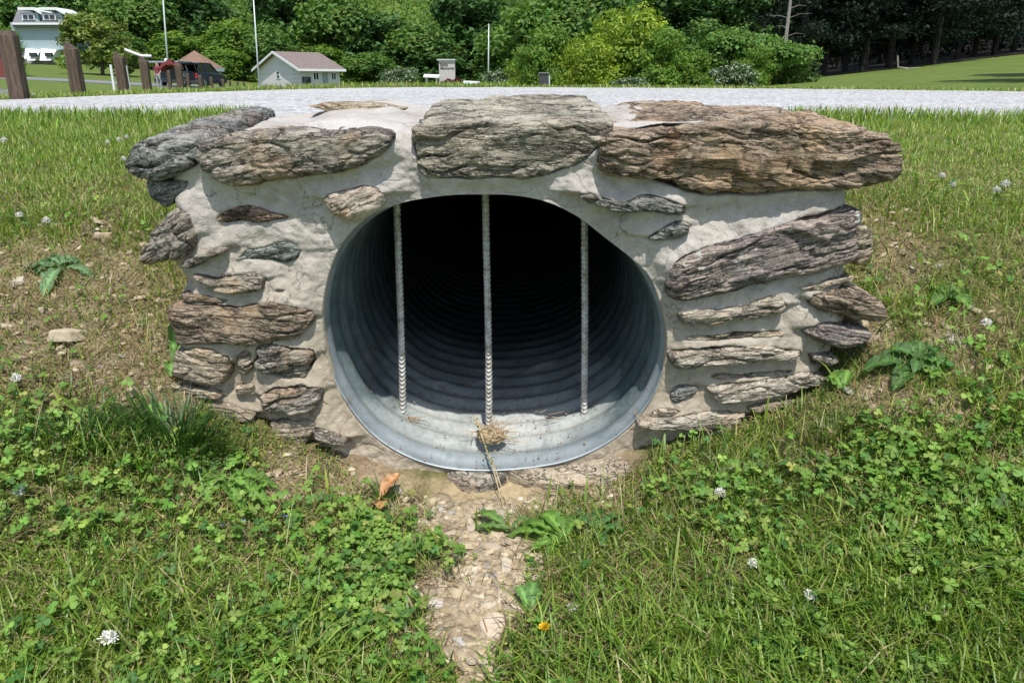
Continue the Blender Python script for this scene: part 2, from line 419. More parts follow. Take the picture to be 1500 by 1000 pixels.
RH = csmooth(polar(HP, PC, TH), 26)           # mortar opening
RP = csmooth(polar(HP, PC, TH), 7)            # sheet-metal tube
body_px = [(222,262),(240,232),(300,205),(400,192),(600,186),(750,186),(900,184),(1000,182),(1130,185),(1225,192),(1262,225),(1262,262),(1250,290),(1256,330),(1258,385),(1250,425),(1262,445),(1250,470),(1238,500),(1228,525),(1215,548),(1170,590),(1120,625),(1080,650),(1000,690),(900,725),(760,745),(640,745),(520,735),(450,705),(400,680),(340,640),(262,600),(240,572),(250,540),(250,500),(248,470),(250,440),(262,425),(256,400),(240,392),(225,385),(236,345),(256,325),(248,300),(232,285)]
BP = at(*np.array(body_px, float).T, YF)[:, [0, 2]]
RB = csmooth(polar(BP, PC, TH), 60)
_lw = 1 - sstep(-.55, .0, np.sin(TH)); RH = RH * (1 - _lw) + np.maximum(RH, RP + .0085) * _lw

# outline of every stone, front view, traced; T = how far it stands out of the mortar
# (poly, T, depth into wall, dip deg, colour set, extra)
ST = [
 # coping stones, left to right
 dict(p=[(183,243),(188,222),(198,207),(215,198),(250,192),(285,195),(297,205),(297,235),(282,247),(260,256),(237,263),(203,262),(190,257)], T=.036, B=.42, dip=14, c='slate', rise=.032, n=3.2, A=1.1, lab='dark slate stone at the left end of the coping'),
 dict(p=[(292,217),(293,208),(323,199),(367,192),(403,187),(450,186),(500,192),(543,187),(577,194),(578,207),(567,223),(533,243),(483,256),(433,263),(383,267),(340,273),(317,264),(300,248),(291,232)], T=.044, B=.12, dip=4, c='grey', n=3.4, A=.9, lab='long grey lens-shaped coping stone with orange-stained top edge'),
 dict(p=[(449,154),(494,149),(560,151),(601,157),(590,162),(566,167),(540,172),(518,175),(494,170),(470,161)], T=.05, B=.16, dip=0, c='tan', n=3, Y=1.62, A=.6, lab='thin tan slab lying on top of the wall'),
 dict(p=[(602,200),(604,186),(640,181),(700,179),(790,178),(860,176),(905,178),(899,190),(885,210),(870,226),(850,244),(800,259),(770,265),(740,262),(690,266),(632,263),(615,254),(610,232)], T=.034, B=.42, dip=-1, c='banded', rise=.037, n=4.6, A=1.15, lab='blocky finely layered coping stone over the middle of the pipe'),
 dict(p=[(873,245),(875,217),(884,200),(900,190),(950,186),(1000,181),(1067,178),(1133,179),(1200,180),(1262,184),(1300,195),(1312,210),(1315,237),(1307,257),(1277,272),(1240,280),(1183,282),(1117,288),(1050,289),(1000,284),(983,274),(950,266),(917,257),(887,257)], T=.056, B=.42, dip=-4, c='brown', rise=.026, n=4.4, A=1.5, lab='huge rugged brown coping stone on the right'),
 # right side
 dict(p=[(845,287),(870,281),(887,289),(910,296),(937,283),(952,282),(983,292),(1004,299),(1008,313),(993,318),(967,314),(933,314),(900,313),(868,301)], T=.055, B=.05, dip=-12, c='slate', n=2.6, A=1.0, lab='jagged black stone under the right coping'),
 dict(p=[(945,351),(963,333),(983,323),(1007,321),(1008,340),(990,351),(963,353)], T=.030, B=.05, dip=-10, c='slate', n=2.4, A=.7),
 dict(p=[(975,434),(979,400),(990,377),(1033,360),(1097,343),(1150,326),(1203,309),(1250,301),(1264,312),(1258,332),(1260,382),(1217,397),(1133,413),(1083,424),(1037,436),(993,444)], T=.05, B=.10, dip=12, c='purple', n=3.4, A=1.1, lab='large tilted purple-grey stone with white lichen spots'),
 dict(p=[(1250,332),(1262,326),(1276,334),(1279,362),(1266,385),(1250,390),(1245,360)], T=.03, B=.09, dip=18, c='tan', n=3, A=.8),
 dict(p=[(991,455),(1056,452),(1094,444),(1123,432),(1142,431),(1152,446),(1147,459),(1104,468),(1068,473),(1032,475),(1001,477),(992,468)], T=.038, B=.06, dip=8, c='pale', n=2.8, A=.9),
 dict(p=[(1180,442),(1190,428),(1224,425),(1260,424),(1281,434),(1297,447),(1298,466),(1279,473),(1248,469),(1224,459),(1200,455)], T=.05, B=.08, dip=-10, c='brown', n=2.8, A=1.0),
 dict(p=[(1170,481),(1190,472),(1212,468),(1248,476),(1273,481),(1271,493),(1248,505),(1229,510),(1205,503),(1186,493)], T=.04, B=.08, dip=-8, c='purple', n=2.6, A=.8),
 dict(p=[(976,524),(982,515),(1008,506),(1056,502),(1104,504),(1152,508),(1175,513),(1174,526),(1164,530),(1128,526),(1080,530),(1032,533),(1015,541),(991,541)], T=.042, B=.06, dip=2, c='pale', n=2.8, A=1.0),
 dict(p=[(1029,565),(1062,559),(1104,554),(1140,548),(1176,541),(1210,549),(1208,558),(1176,564),(1140,579),(1116,585),(1080,583),(1051,582)], T=.035, B=.06, dip=6, c='pale', n=2.7, A=.8),
 dict(p=[(979,576),(991,562),(1018,561),(1025,569),(1008,579),(991,590),(982,587)], T=.02, B=.05, dip=10, c='slate', n=2.6, A=.8),
 dict(p=[(930,620),(941,612),(974,606),(1008,602),(1068,598),(1094,600),(1080,620),(1044,637),(1008,630),(960,626)], T=.035, B=.06, dip=4, c='pale', n=2.6, A=.9),
 # left side
 dict(p=[(206,381),(214,360),(226,334),(246,316),(260,305),(280,313),(284,332),(288,356),(280,370),(264,378),(240,383),(220,389),(208,387)], T=.045, B=.10, dip=35, c='grey', n=2.8, A=1.3, lab='rough knobbly grey stone at the left edge'),
 dict(p=[(266,385),(276,376),(300,366),(318,361),(336,364),(320,373),(304,381),(284,392),(270,393)], T=.035, B=.05, dip=16, c='grey', n=2.5, A=.7),
 dict(p=[(313,321),(328,308),(350,301),(380,301),(392,308),(415,314),(428,320),(400,325),(380,327),(360,324),(330,325)], T=.014, B=.04, dip=0, c='rust', n=2.4, A=1.1, lab='small rust-brown jagged stone'),
 dict(p=[(341,383),(354,373),(360,363),(390,360),(410,352),(430,353),(444,366),(438,379),(416,386),(396,381),(370,380)], T=.014, B=.04, dip=8, c='green', n=2.6, A=.9, lab='small dark green-grey stone'),
 dict(p=[(279,398),(300,401),(320,405),(345,401),(370,396),(390,407),(387,420),(360,425),(340,429),(310,422),(292,411)], T=.034, B=.05, dip=-6, c='grey', n=2.6, A=.8),
 dict(p=[(395,424),(410,418),(428,419),(424,424),(416,429)], T=.008, B=.03, dip=3, c='grey', n=2.4, A=.5),
 dict(p=[(245,452),(253,441),(300,444),(330,444),(349,448),(376,441),(415,443),(450,450),(464,460),(456,477),(440,493),(415,495),(381,502),(358,508),(323,502),(289,502),(257,507),(253,487),(249,464)], T=.045, B=.10, dip=-5, c='brown', n=3.6, A=1.0, lab='long brown layered stone left of the pipe'),
 dict(p=[(257,510),(289,504),(315,507),(340,520),(343,545),(323,563),(289,559),(266,553),(251,546),(253,527)], T=.045, B=.10, dip=-8, c='tan', n=3.6, A=.9),
 dict(p=[(374,504),(399,497),(427,505),(462,512),(462,533),(450,551),(427,555),(399,548),(379,546),(371,531),(379,520)], T=.045, B=.07, dip=10, c='grey', n=3.2, A=1.3),
 dict(p=[(379,578),(404,563),(450,561),(476,567),(473,582),(461,594),(427,605),(399,603),(386,592)], T=.042, B=.07, dip=4, c='grey', n=3, A=1.0),
 dict(p=[(238,562),(254,555),(289,563),(323,570),(332,578),(300,580),(262,574)], T=.035, B=.08, dip=-8, c='tan', n=3, A=.7),
 dict(p=[(245,580),(262,577),(300,584),(345,592),(381,601),(377,614),(335,612),(300,602),(262,592)], T=.04, B=.08, dip=-10, c='tan', n=3, A=.7),
 dict(p=[(395,610),(430,606),(468,613),(457,638),(438,657),(406,645)], T=.03, B=.06, dip=0, c='tan', n=3, A=.6),
 dict(p=[(460,622),(475,624),(500,634),(513,647),(494,655),(470,654),(460,638)], T=.045, B=.06, dip=-18, c='grey', n=2.8, A=.9),
 dict(p=[(472,291),(484,281),(505,276),(533,268),(555,273),(564,285),(557,307),(537,318),(517,324),(487,315)], T=.034, B=.04, dip=25, c='orange', n=2.5, A=1.1, lab='round quartz stone stained orange'),
 # thin slivers packed between the courses
 dict(p=[(1000,489),(1060,484),(1120,480),(1152,484),(1120,493),(1040,498),(1003,497)], T=.024, B=.04, dip=3, c='tan', n=2.8, A=.8),
 dict(p=[(1036,546),(1100,541),(1165,537),(1150,546),(1080,552),(1040,553)], T=.022, B=.04, dip=3, c='grey', n=2.6, A=.8),
 dict(p=[(1160,419),(1215,406),(1250,401),(1243,415),(1190,425)], T=.026, B=.04, dip=12, c='tan', n=2.8, A=.8),
 dict(p=[(1184,515),(1215,516),(1229,524),(1212,536),(1188,533)], T=.03, B=.05, dip=0, c='grey', n=2.8, A=.8),
 dict(p=[(1088,591),(1130,584),(1162,579),(1142,596),(1104,604)], T=.03, B=.05, dip=6, c='tan', n=2.8, A=.8),
 dict(p=[(351,512),(371,508),(373,540),(357,552),(348,530)], T=.026, B=.04, dip=20, c='tan', n=2.8, A=.8),
 dict(p=[(262,427),(300,430),(342,434),(335,442),(280,441)], T=.026, B=.04, dip=-3, c='brown', n=2.8, A=.8),
 dict(p=[(343,562),(375,557),(378,573),(350,576)], T=.026, B=.04, dip=2, c='tan', n=2.8, A=.8),
 dict(p=[(985,607),(960,609),(948,606),(962,597),(985,594),(1000,597)], T=.022, B=.04, dip=0, c='tan', n=2.8, A=.8),
 dict(p=[(420,556),(448,554),(462,559),(440,563)], T=.02, B=.03, dip=0, c='grey', n=2.6, A=.6),
 dict(p=[(209,264),(283,262),(272,282),(243,307),(217,290)], T=.012, B=.06, dip=4, c='slate', n=2.6, A=.8),
]
COLS = {  # base dark, base light, stain, stain amount, lichen amount
 'slate': ((.045,.045,.040), (.31,.305,.27), (.25,.19,.13), .45, .30),
 'grey': ((.055,.048,.040), (.37,.33,.265), (.46,.28,.14), .38, .35),
 'tan': ((.12,.095,.065), (.50,.42,.31), (.46,.29,.15), .35, .10),
 'banded': ((.05,.044,.034), (.43,.38,.29), (.33,.32,.25), .40, .20),
 'brown': ((.060,.045,.034), (.38,.30,.215), (.46,.30,.16), .50, .25),
 'purple': ((.055,.046,.044), (.40,.335,.28), (.11,.105,.115), .60, .75),
 'pale': ((.13,.105,.075), (.50,.44,.35), (.46,.29,.14), .30, .30),
 'rust': ((.06,.04,.03), (.38,.27,.19), (.42,.22,.11), .55, .10),
 'green': ((.045,.050,.045), (.27,.285,.25), (.25,.26,.22), .35, .25),
 'orange': ((.20,.15,.11), (.56,.48,.38), (.58,.31,.11), .60, .10),
}
def stone_mat(key, dip, k):
    dk, lt, stn, sa, li = COLS[key]
    m = NT('stone_' + key); co = m.coord()
    if key in ('banded', 'brown', 'purple', 'tan', 'pale'): freq = (5, 5, 34)
    else: freq = (8, 8, 26)
    rot = (0, math.radians(dip), 0)
    wv = m.n('VectorMath', operation='ADD')
    wn = m.n('TexNoise'); wn.inputs['Scale'].default_value = 6; m.l(co, wn.inputs['Vector'])
    sc = m.n('VectorMath', operation='SCALE'); sc.inputs['Scale'].default_value = .035; m.l(wn.outputs['Color'], sc.inputs[0])
    m.l(co, wv.inputs[0]); m.l(sc.outputs[0], wv.inputs[1])
    v = m.mapping(m.mapping(wv.outputs[0], rot=rot), scale=freq, loc=(k * 3.1, 0, k * 1.7))
    A = m.noise(v, 1.6, 8, .68); B = m.noise(v, 6, 5, .7); D = m.noise(m.mapping(co, loc=(k, k, k)), 9, 5, .6); E = m.noise(co, 260, 2, .6)
    s = m.math('ADD', m.math('MULTIPLY', A, .55), m.math('ADD', m.math('MULTIPLY', B, .30), m.math('MULTIPLY', E, .2)))
    c = m.ramp(s, [(.40, dk), (.50, tuple(x * .45 + y * .5 for x, y in zip(dk, lt))), (.57, lt), (.68, tuple(min(.75, y * 1.35) for y in lt))])
    c = m.mix(m.math('MULTIPLY', m.ramp(D, [(.50, (0, 0, 0)), (.62, (1, 1, 1))]), sa), c, stn)
    # crustose lichen: small pale and yellow-green spots
    vo = m.n('TexVoronoi'); vo.inputs['Scale'].default_value = 70; m.l(wv.outputs[0], vo.inputs['Vector'])
    ln = m.noise(m.mapping(co, loc=(k * 2.3, 1, 5)), 14, 3)
    th = m.math('MULTIPLY', m.ramp(ln, [(.52, (0, 0, 0)), (.66, (1, 1, 1))]), .34 * min(1, li + .25))
    spot = m.math('LESS_THAN', vo.outputs['Distance'], th)
    c = m.mix(m.math('MULTIPLY', spot, .75), c, (.50, .52, .45))
    if key == 'banded' or key == 'brown':
        gr = m.ramp(m.noise(m.mapping(co, loc=(4, 7, k)), 11, 3), [(.60, (0, 0, 0)), (.70, (1, 1, 1))])
        c = m.mix(m.math('MULTIPLY', gr, .28), c, (.19, .27, .20) if key == 'banded' else (.36, .17, .12))
    # hair cracks and dark seams running with the bedding; pale mica streaks
    def line(vec, sc_, w_, det=4):
        nn = m.noise(vec, sc_, det, .6); return m.math('SUBTRACT', 1.0, m.math('MULTIPLY', m.math('ABSOLUTE', m.math('SUBTRACT', nn, .5)), 1.0 / w_), True)
    k1 = line(v, 1.1, .020); k2 = line(m.mapping(v, loc=(5, 3, 9)), 2.6, .026); k3 = line(m.mapping(co, loc=(k, 5, 2), rot=(.3, .5, .2)), 22, .016)
    gate = m.ramp(m.noise(m.mapping(co, loc=(k, 9, 4)), 13, 3), [(.42, (0, 0, 0)), (.56, (1, 1, 1))])
    k2 = m.math('MULTIPLY', k2, gate); k3 = m.math('MULTIPLY', k3, m.math('SUBTRACT', 1.0, gate))
    crk = m.math('MAXIMUM', k1, m.math('MAXIMUM', k2, m.math('MULTIPLY', k3, .25)))
    c = m.mix(m.math('MULTIPLY', crk, .75), c, tuple(x * .45 for x in dk))
    pal = m.math('MULTIPLY', line(m.mapping(v, loc=(1, 7, 4)), 4.5, .03), m.ramp(E, [(.45, (0, 0, 0)), (.6, (1, 1, 1))]))
    c = m.mix(m.math('MULTIPLY', pal, .45), c, tuple(min(.8, y * 1.8) for y in lt))
    h = m.math('SUBTRACT', m.math('ADD', m.math('MULTIPLY', A, 1.0), m.math('MULTIPLY', B, .7)), m.math('MULTIPLY', crk, .55))
    bp = m.bump(h, .9, .009, m.bump(E, .5, .0018))
    bp = m.bump(m.noise(v, 16, 4, .75), .6, .0014, bp)
    return m.bsdf(c, .88, 0, bp, .12)

def arc(P, n):
    """closed curve through P resampled to n points, corners softly rounded"""
    Q = np.array(P, float)
    for _ in range(2):
        N = np.roll(Q, -1, 0); Q = np.stack([Q * .78 + N * .22, Q * .22 + N * .78], 1).reshape(-1, 2)
    d = np.hypot(*(np.roll(Q, -1, 0) - Q).T); s = np.concatenate([[0], np.cumsum(d)]); Q = np.vstack([Q, Q[:1]])
    t = np.linspace(0, s[-1], n, endpoint=False)
    return np.stack([np.interp(t, s, Q[:, 0]), np.interp(t, s, Q[:, 1])], 1), s[-1]
def make_stone(d, k, parent, name='stone'):
    Y0 = d.get('Y', YF)
    P = at(*np.array(d['p'], float).T, Y0 - d['T'] * .5)[:, [0, 2]]
    cen_ = P.mean(0); Q_ = []
    for i_ in range(len(P)):                                     # broken, angular outline
        p0_, p1_ = P[i_], P[(i_ + 1) % len(P)]; ln_ = np.hypot(*(p1_ - p0_)); Q_.append(p0_); ns_ = int(ln_ / .028)
        nrm_ = np.array([p1_[1] - p0_[1], p0_[0] - p1_[0]]) / (ln_ + 1e-9)
        for q_ in range(1, ns_ + 1): Q_.append(p0_ + (p1_ - p0_) * (q_ / (ns_ + 1.)) + nrm_ * np.clip(RS.normal(), -1.3, 1.3) * .0018)
    P = np.array(Q_); _, L = arc(P, 50); n = int(max(90, L / .0024)); Bd, _ = arc(P, n)
    c = Bd.mean(0); cv = np.cov((Bd - c).T); ev, evec = np.linalg.eigh(cv); ax = evec[:, 1]
    t = (Bd - c) @ ax; lim = max(t.max() - math.sqrt(ev[0]) * 1.9, .15 * t.max())
    tc = np.clip(t, -lim, lim); Cn = c + tc[:, None] * ax
    T = d['T']; B = d['B']
    if 'rise' not in d and T < .045: T *= 1.2
    nf = int(max(22, min(100, math.sqrt(ev[0]) * 1.9 / .0022 + T / .0025))); e = 2.0 / (d['n'] + (1.4 if d['T'] > .02 else .5))
    nb = int(max(5, B / .0045)) if 'rise' in d or 'Y' in d else 8
    rings = []
    for i in range(nf + 1):
        ph = (i / nf) * math.pi / 2; ph = max(ph, 1e-3)
        rings.append((math.sin(ph) ** e if i else 0.0, -T * math.cos(ph) ** e, math.sin(ph), -math.cos(ph), 1.0))
    for j in range(1, nb + 1):
        f = j / nb; rings.append(((1 - .10 * f * f) if j < nb else .55, B * f, 1.0, 0.0 if j < nb else .5, 1 - .5 * (f ** 6)))
    r = np.array(rings)
    Cn = np.stack([csmooth(Cn[:, 0], 14), csmooth(Cn[:, 1], 14)], 1); bd = Bd - Cn; bl = np.linalg.norm(bd, axis=1, keepdims=True) + 1e-9; un = bd / bl; un = np.stack([csmooth(un[:, 0], 30), csmooth(un[:, 1], 30)], 1); un /= np.linalg.norm(un, axis=1, keepdims=True)
    X = Cn[None, :, 0] + r[:, 0, None] * bd[None, :, 0]; Z = Cn[None, :, 1] + r[:, 0, None] * bd[None, :, 1]
    Yv = Y0 + r[:, 1, None] + 0 * X
    back = np.clip(r[:, 1, None] / max(B, 1e-6), 0, 1)
    if 'rise' in d: Z = Z + d['rise'] * back; X = X + (X) * .10 * back * 0
    Dx = r[:, 2, None] * un[None, :, 0]; Dz = r[:, 2, None] * un[None, :, 1]; Dy = r[:, 3, None] + 0 * Dx
    th = math.radians(d['dip']); a = X * math.cos(th) + Z * math.sin(th); b = -X * math.sin(th) + Z * math.cos(th)
    k7 = k * 7.3; wy = Yv
    def layers(freq, warp, af, sd):
        q = b * freq + warp * pn(a * 5 + k7, wy * 5, b * 5, sd) + .35 * warp * pn(a * 19, wy * 19 + k7, b * 9, sd + 1)
        i = np.floor(q); f = q - i
        hgt = pn(a * af + i * 3.71 + k7, wy * af, i * 7.13, sd + 2) + .8 * (((i * 12.9898 + k7) * 43.758) % 1.0 - .5)
        nxt = pn(a * af + (i + 1) * 3.71 + k7, wy * af, (i + 1) * 7.13, sd + 2) + .8 * ((((i + 1) * 12.9898 + k7) * 43.758) % 1.0 - .5)
        t = sstep(.80, 1.0, f)
        return hgt * (1 - t) + nxt * t, np.exp(-((f - .9) / .07) ** 2)
    l1, c1 = layers(34, 1.5, 7, 3); l2, c2 = layers(95, 2.4, 14, 13)
    def terr(q, m_):
        q = q * m_; i_ = np.floor(q); return (i_ + sstep(.80, 1.0, q - i_)) / m_
    mac0 = pn(a * 7 + k7, wy * 9, b * 13, 33) + .25 * pn(a * 24, wy * 24, b * 40 + k7, 34)
    mac = 1.25 * terr(mac0, 3.5)
    fac = terr(pn(a * 10 + 9 + k7, wy * 10, b * 7, 35), 3.0)
    chip = np.abs(pn(a * 26 + k7, wy * 26, b * 34, 5)); gr = pn(a * 75 + k7, wy * 75, b * 120, 6)
    blk = np.clip(1 - np.abs(pn(a * 15 + k7, wy * 15, b * 15, 9)) * 10, 0, 1)
    deep = sstep(.1, .5, pn(a * 6, wy * 6 + k7, b * 20, 44))
    A = d['A'] * min(1.0, .42 + T * 11)
    disp = A * (.0062 * mac + .0050 * fac + + .0086 * l1 + .0032 * l2 - .0026 * chip + .0016 * gr - .0095 * c1 * (.25 + deep) - .0020 * c2 - .0030 * blk)
    lat = np.clip(r[:, 2, None], 0, 1); disp = disp * (1 - .45 * lat ** 3)
    X = X + Dx * disp; Z = Z + Dz * disp; Yv = Yv + Dy * disp
    nr = len(r); V = np.stack([X, Yv, Z], -1).reshape(-1, 3)
    I = np.arange(nr * n).reshape(nr, n); I2 = np.roll(I, -1, 1)
    F = np.stack([I[:-1], I[1:], I2[1:], I2[:-1]], -1).reshape(-1, 4)
    cap = I[-1][::-1][None, :]
    key = (d['c'], d['dip'])
    o = mesh_np(name, V, [F, cap], stone_mat(d['c'], d['dip'], k), parent, smooth=True, origin=V.mean(0))
    if d.get('lab'): o['label'] = d['lab']
    return o, Bd
wall = thing('stone_headwall', 'low mortared fieldstone headwall with rugged coping stones around the round drain pipe mouth', 'headwall', (0, 1.4, 0))
bounds = []
for k, d in enumerate(ST):
    o, Bd = make_stone(d, k, wall); bounds.append((Bd, d))

# mortar
def seg_dist(P, Q):
    """signed distance (negative inside) of points P (n,2) to closed polygon Q"""
    best = np.full(len(P), 9.0); inside = np.zeros(len(P), bool)
    N = np.roll(Q, -1, 0)
    for (x0, y0), (x1, y1) in zip(Q, N):
        dx, dy = x1 - x0, y1 - y0; t = np.clip(((P[:, 0] - x0) * dx + (P[:, 1] - y0) * dy) / (dx * dx + dy * dy + 1e-12), 0, 1)
        best = np.minimum(best, (P[:, 0] - x0 - t * dx) ** 2 + (P[:, 1] - y0 - t * dy) ** 2)
        cnd = (y0 > P[:, 1]) != (y1 > P[:, 1])
        inside ^= cnd & (P[:, 0] < dx * (P[:, 1] - y0) / (dy if dy else 1e-12) + x0)
    d = np.sqrt(best); return np.where(inside, -d, d)
cs, sn = np.cos(TH), np.sin(TH)
NR = 120
rho = np.linspace(0, 1, NR) ** 1.15
RR = RH[None, :] * (1 - rho[:, None]) + RB[None, :] * rho[:, None]
MX = PC[0] + RR * cs; MZ = PC[1] + RR * sn
PP = np.stack([MX.ravel(), MZ.ravel()], 1)
swell = np.zeros(len(PP)); cover = np.zeros(len(PP)); mind = np.full(len(PP), 9.)
for Bd, d in bounds:
    if 'Y' in d: continue
    q = Bd[::max(1, len(Bd) // 40)]
    lo = q.min(0) - .07; hi = q.max(0) + .07
    m_ = (PP[:, 0] > lo[0]) & (PP[:, 0] < hi[0]) & (PP[:, 1] > lo[1]) & (PP[:, 1] < hi[1])
    sdv = seg_dist(PP[m_], q); s_ = np.clip(sdv, 0, 9)
    # fillets hug the stones, more so on their upper side than under them
    cz = (q[:, 1].min() + q[:, 1].max()) / 2
    cop = 'rise' in d or (d['T'] > .04 and d['dip'] == 4 and cz > .5)
    # nearest stone edge is above or below? mortar climbs onto the top of a stone, falls back under it
    xs_ = PP[m_][:, 0]; tb = np.interp(xs_, np.sort(q[:, 0]), q[np.argsort(q[:, 0]), 1]); o_ = np.argsort(q[:, 0])
    mid = np.interp(xs_, q[o_, 0], np.convolve(np.pad(q[o_, 1], 4, 'edge'), np.ones(9) / 9, 'valid'))
    upw = sstep(-.006, .008, PP[m_][:, 1] - mid); lowv = .70 if cop else .22
    up = lowv + (1 - lowv) * upw
    wid = .016 + .030 * upw if not cop else .03
    add = min(d['T'], .045) * (.62 if d['T'] > .016 else .4) * up * np.exp(-(s_ / wid) ** 1.25)
    cover[m_] = np.maximum(cover[m_], np.clip((-sdv - .002) / .008, 0, 1) * (.02 + d['T']))
    sw = swell[m_]; swell[m_] = np.maximum(sw, add)
    mind[m_] = np.minimum(mind[m_], sdv)
swell = swell.reshape(MX.shape)
er = (RR - RH) ; toedge = (RB - RR)
nz = .0085 * fbm(MX * 9, MZ * 9, 1.0, 3, 21) + .0028 * pn(MX * 38, MZ * 38, 2.0, 22) + .0016 * pn(MX * 100, MZ * 100, 3.0, 23) - .004 * np.clip(np.abs(pn(MX * 30, MZ * 30, 5.0, 28)) - .1, 0, 1)
tr = np.clip(1 - np.abs(pn(MX * 16 + .4 * MZ, MZ * 22, 8.0, 25)) * 12, 0, 1) * .0016          # trowel lines
keep = sstep(0, .035, er)
MY = YF - .004 - swell * (.25 + .75 * keep) - nz * (.3 + .7 * keep) + tr
MY = MY + .075 * np.clip(1 - toedge / .06, 0, 1) ** 2.2 * (MZ > .12)
MY = MY + cover.reshape(MX.shape)
lowm = sstep(.10, -.03, MZ) * sstep(.004, .12, er)
MY = MY - .035 * lowm * (np.abs(MX) < .5)
topz = MZ > .45
rings = [np.stack([PC[0] + (RH + .001) * cs, YF + .05 + 0 * cs, PC[1] + (RH + .001) * sn], 1), np.stack([PC[0] + RH * cs, YF + .018 + 0 * cs, PC[1] + RH * sn], 1)]
body = np.stack([MX, MY, MZ], -1)
allr = np.concatenate([np.stack(rings), body], 0)
outs = []
edge = body[-1]; topw = sstep(.52, .60, edge[:, 2])
for j in range(1, 26):
    f = j / 25; y = edge[:, 1] + (1.745 - edge[:, 1]) * f
    z = edge[:, 2] - topw * (.010 + .010 * sstep(.24, .30, edge[:, 0])) + topw * (.034 * f) + .006 * pn(edge[:, 0] * 20, y * 20, edge[:, 2] * 20, 30) - (topw * .03 * max(0, f - .86) / .14)
    x = edge[:, 0] + .006 * pn(edge[:, 0] * 20 + 5, y * 20, edge[:, 2] * 20, 31)
    outs.append(np.stack([x, y, z], 1))
outs.append(np.stack([edge[:, 0], np.full(len(edge), 1.76), edge[:, 2] - .16 * topw], 1))
allr = np.concatenate([allr, np.stack(outs)], 0)
I = np.arange(allr.shape[0] * NTH).reshape(allr.shape[0], NTH); I2 = np.roll(I, -1, 1)
F = np.stack([I[:-1], I2[:-1], I2[1:], I[1:]], -1).reshape(-1, 4)
m = NT('mortar'); co = m.coord()
nA = m.noise(co, 7, 6, .6); nB = m.noise(co, 60, 5, .65); nC = m.noise(co, 480, 3, .7); nD = m.noise(m.mapping(co, scale=(1, 1, .6)), 3.2, 4, .6)
c = m.ramp(m.math('ADD', m.math('MULTIPLY', nA, .5), m.math('ADD', m.math('MULTIPLY', nB, .3), m.math('MULTIPLY', nC, .25))), [(.36, (.27, .235, .195)), (.47, (.405, .37, .325)), (.58, (.51, .475, .43)), (.72, (.61, .585, .54))])
sx = m.n('SeparateXYZ'); m.l(co, sx.inputs[0])
lowf = m.math('SUBTRACT', .60, m.math('ADD', m.math('MULTIPLY', sx.outputs[2], 1.9), m.math('MULTIPLY', nD, .45)))
c = m.mix(m.math('MULTIPLY', lowf, 1.7, True), c, m.ramp(nB, [(.3, (.30, .245, .175)), (.7, (.47, .405, .305))]))      # soil splashed up from the ditch
blot = m.ramp(m.noise(co, 11, 6, .7), [(.54, (0, 0, 0)), (.68, (1, 1, 1))])
c = m.mix(m.math('MULTIPLY', blot, .26), c, (.30, .26, .22))
tn = m.ramp(m.noise(m.mapping(co, loc=(3, 3, 3)), 4.5, 5, .6), [(.50, (0, 0, 0)), (.66, (1, 1, 1))]); c = m.mix(m.math('MULTIPLY', tn, .30), c, (.58, .49, .38))
pk = m.n('TexVoronoi'); pk.inputs['Scale'].default_value = 230; m.l(co, pk.inputs['Vector'])
spk = m.math('MULTIPLY', m.math('LESS_THAN', pk.outputs['Distance'], .22), m.ramp(m.noise(co, 25, 3), [(.45, (0, 0, 0)), (.6, (1, 1, 1))]))
c = m.mix(m.math('MULTIPLY', spk, .35), c, (.22, .19, .16))
kk = m.noise(co, 8, 5, .6); hl = m.math('SUBTRACT', 1.0, m.math('MULTIPLY', m.math('ABSOLUTE', m.math('SUBTRACT', kk, .5)), 110.0), True)
hl = m.math('MULTIPLY', hl, m.ramp(m.noise(co, 5, 3), [(.5, (0, 0, 0)), (.58, (1, 1, 1))]))
c = m.mix(m.math('MULTIPLY', hl, .7), c, (.10, .085, .07))
M_MORTAR = m.bsdf(c, .93, 0, m.bump(nC, .5, .0011, m.bump(nB, .7, .0055, m.bump(m.noise(co, 20, 6, .65), .6, .010))), .2)
mesh_np('mortar', allr.reshape(-1, 3), F, M_MORTAR, wall, smooth=True, origin=(0, 1.4, .3))

# ------------------------------------------------------------------ corrugated pipe and its three bars
pipe = thing('culvert_pipe', 'round galvanised corrugated steel drain pipe with three ribbed bars across its mouth', 'culvert pipe', (PC[0], 1.3, PC[1]))
NP = 256; tp = np.linspace(0, 2 * math.pi, NP, endpoint=False)
rp = np.interp(tp, TH, RP, period=2 * math.pi) + .0035
ys = np.concatenate([np.arange(0, 2.2, .0068), np.arange(2.2, 7.5, .017)])
Yp = ys[:, None] + 0 * tp
botm = 1 - sstep(-.97, -.45, np.sin(tp))
y0 = (YF + .004) - .012 * botm                                     # the lip stands proud of the mortar at the bottom
Yp = Yp + y0 * np.exp(-ys[:, None] * 0)
hel = (Yp - YF + .0) / .068 + .12 * np.sin(tp + .6)[None, :]
cor = np.cos(2 * math.pi * hel); fade = sstep(.008, .03, ys)[:, None]
Rr = rp[None, :] + ((.0052 - .0018 * sstep(-.2, .6, np.sin(tp))[None, :]) * cor - .0034) * fade + .0012 * fbm(Yp * 3, np.cos(tp) * 2, np.sin(tp) * 2, 2, 40)
seam = np.exp(-((Yp - (1.70 + .16 * np.cos(tp + .5)) ) / .006) ** 2) * .005
Rr = Rr - seam
PXv = PC[0] + Rr * np.cos(tp); PZv = PC[1] + Rr * np.sin(tp)
inn = np.stack([PXv, Yp, PZv], -1); out = np.stack([PC[0] + (Rr + .0025) * np.cos(tp), Yp, PC[1] + (Rr + .0025) * np.sin(tp)], -1)
A3 = np.concatenate([out[::-1], inn], 0)
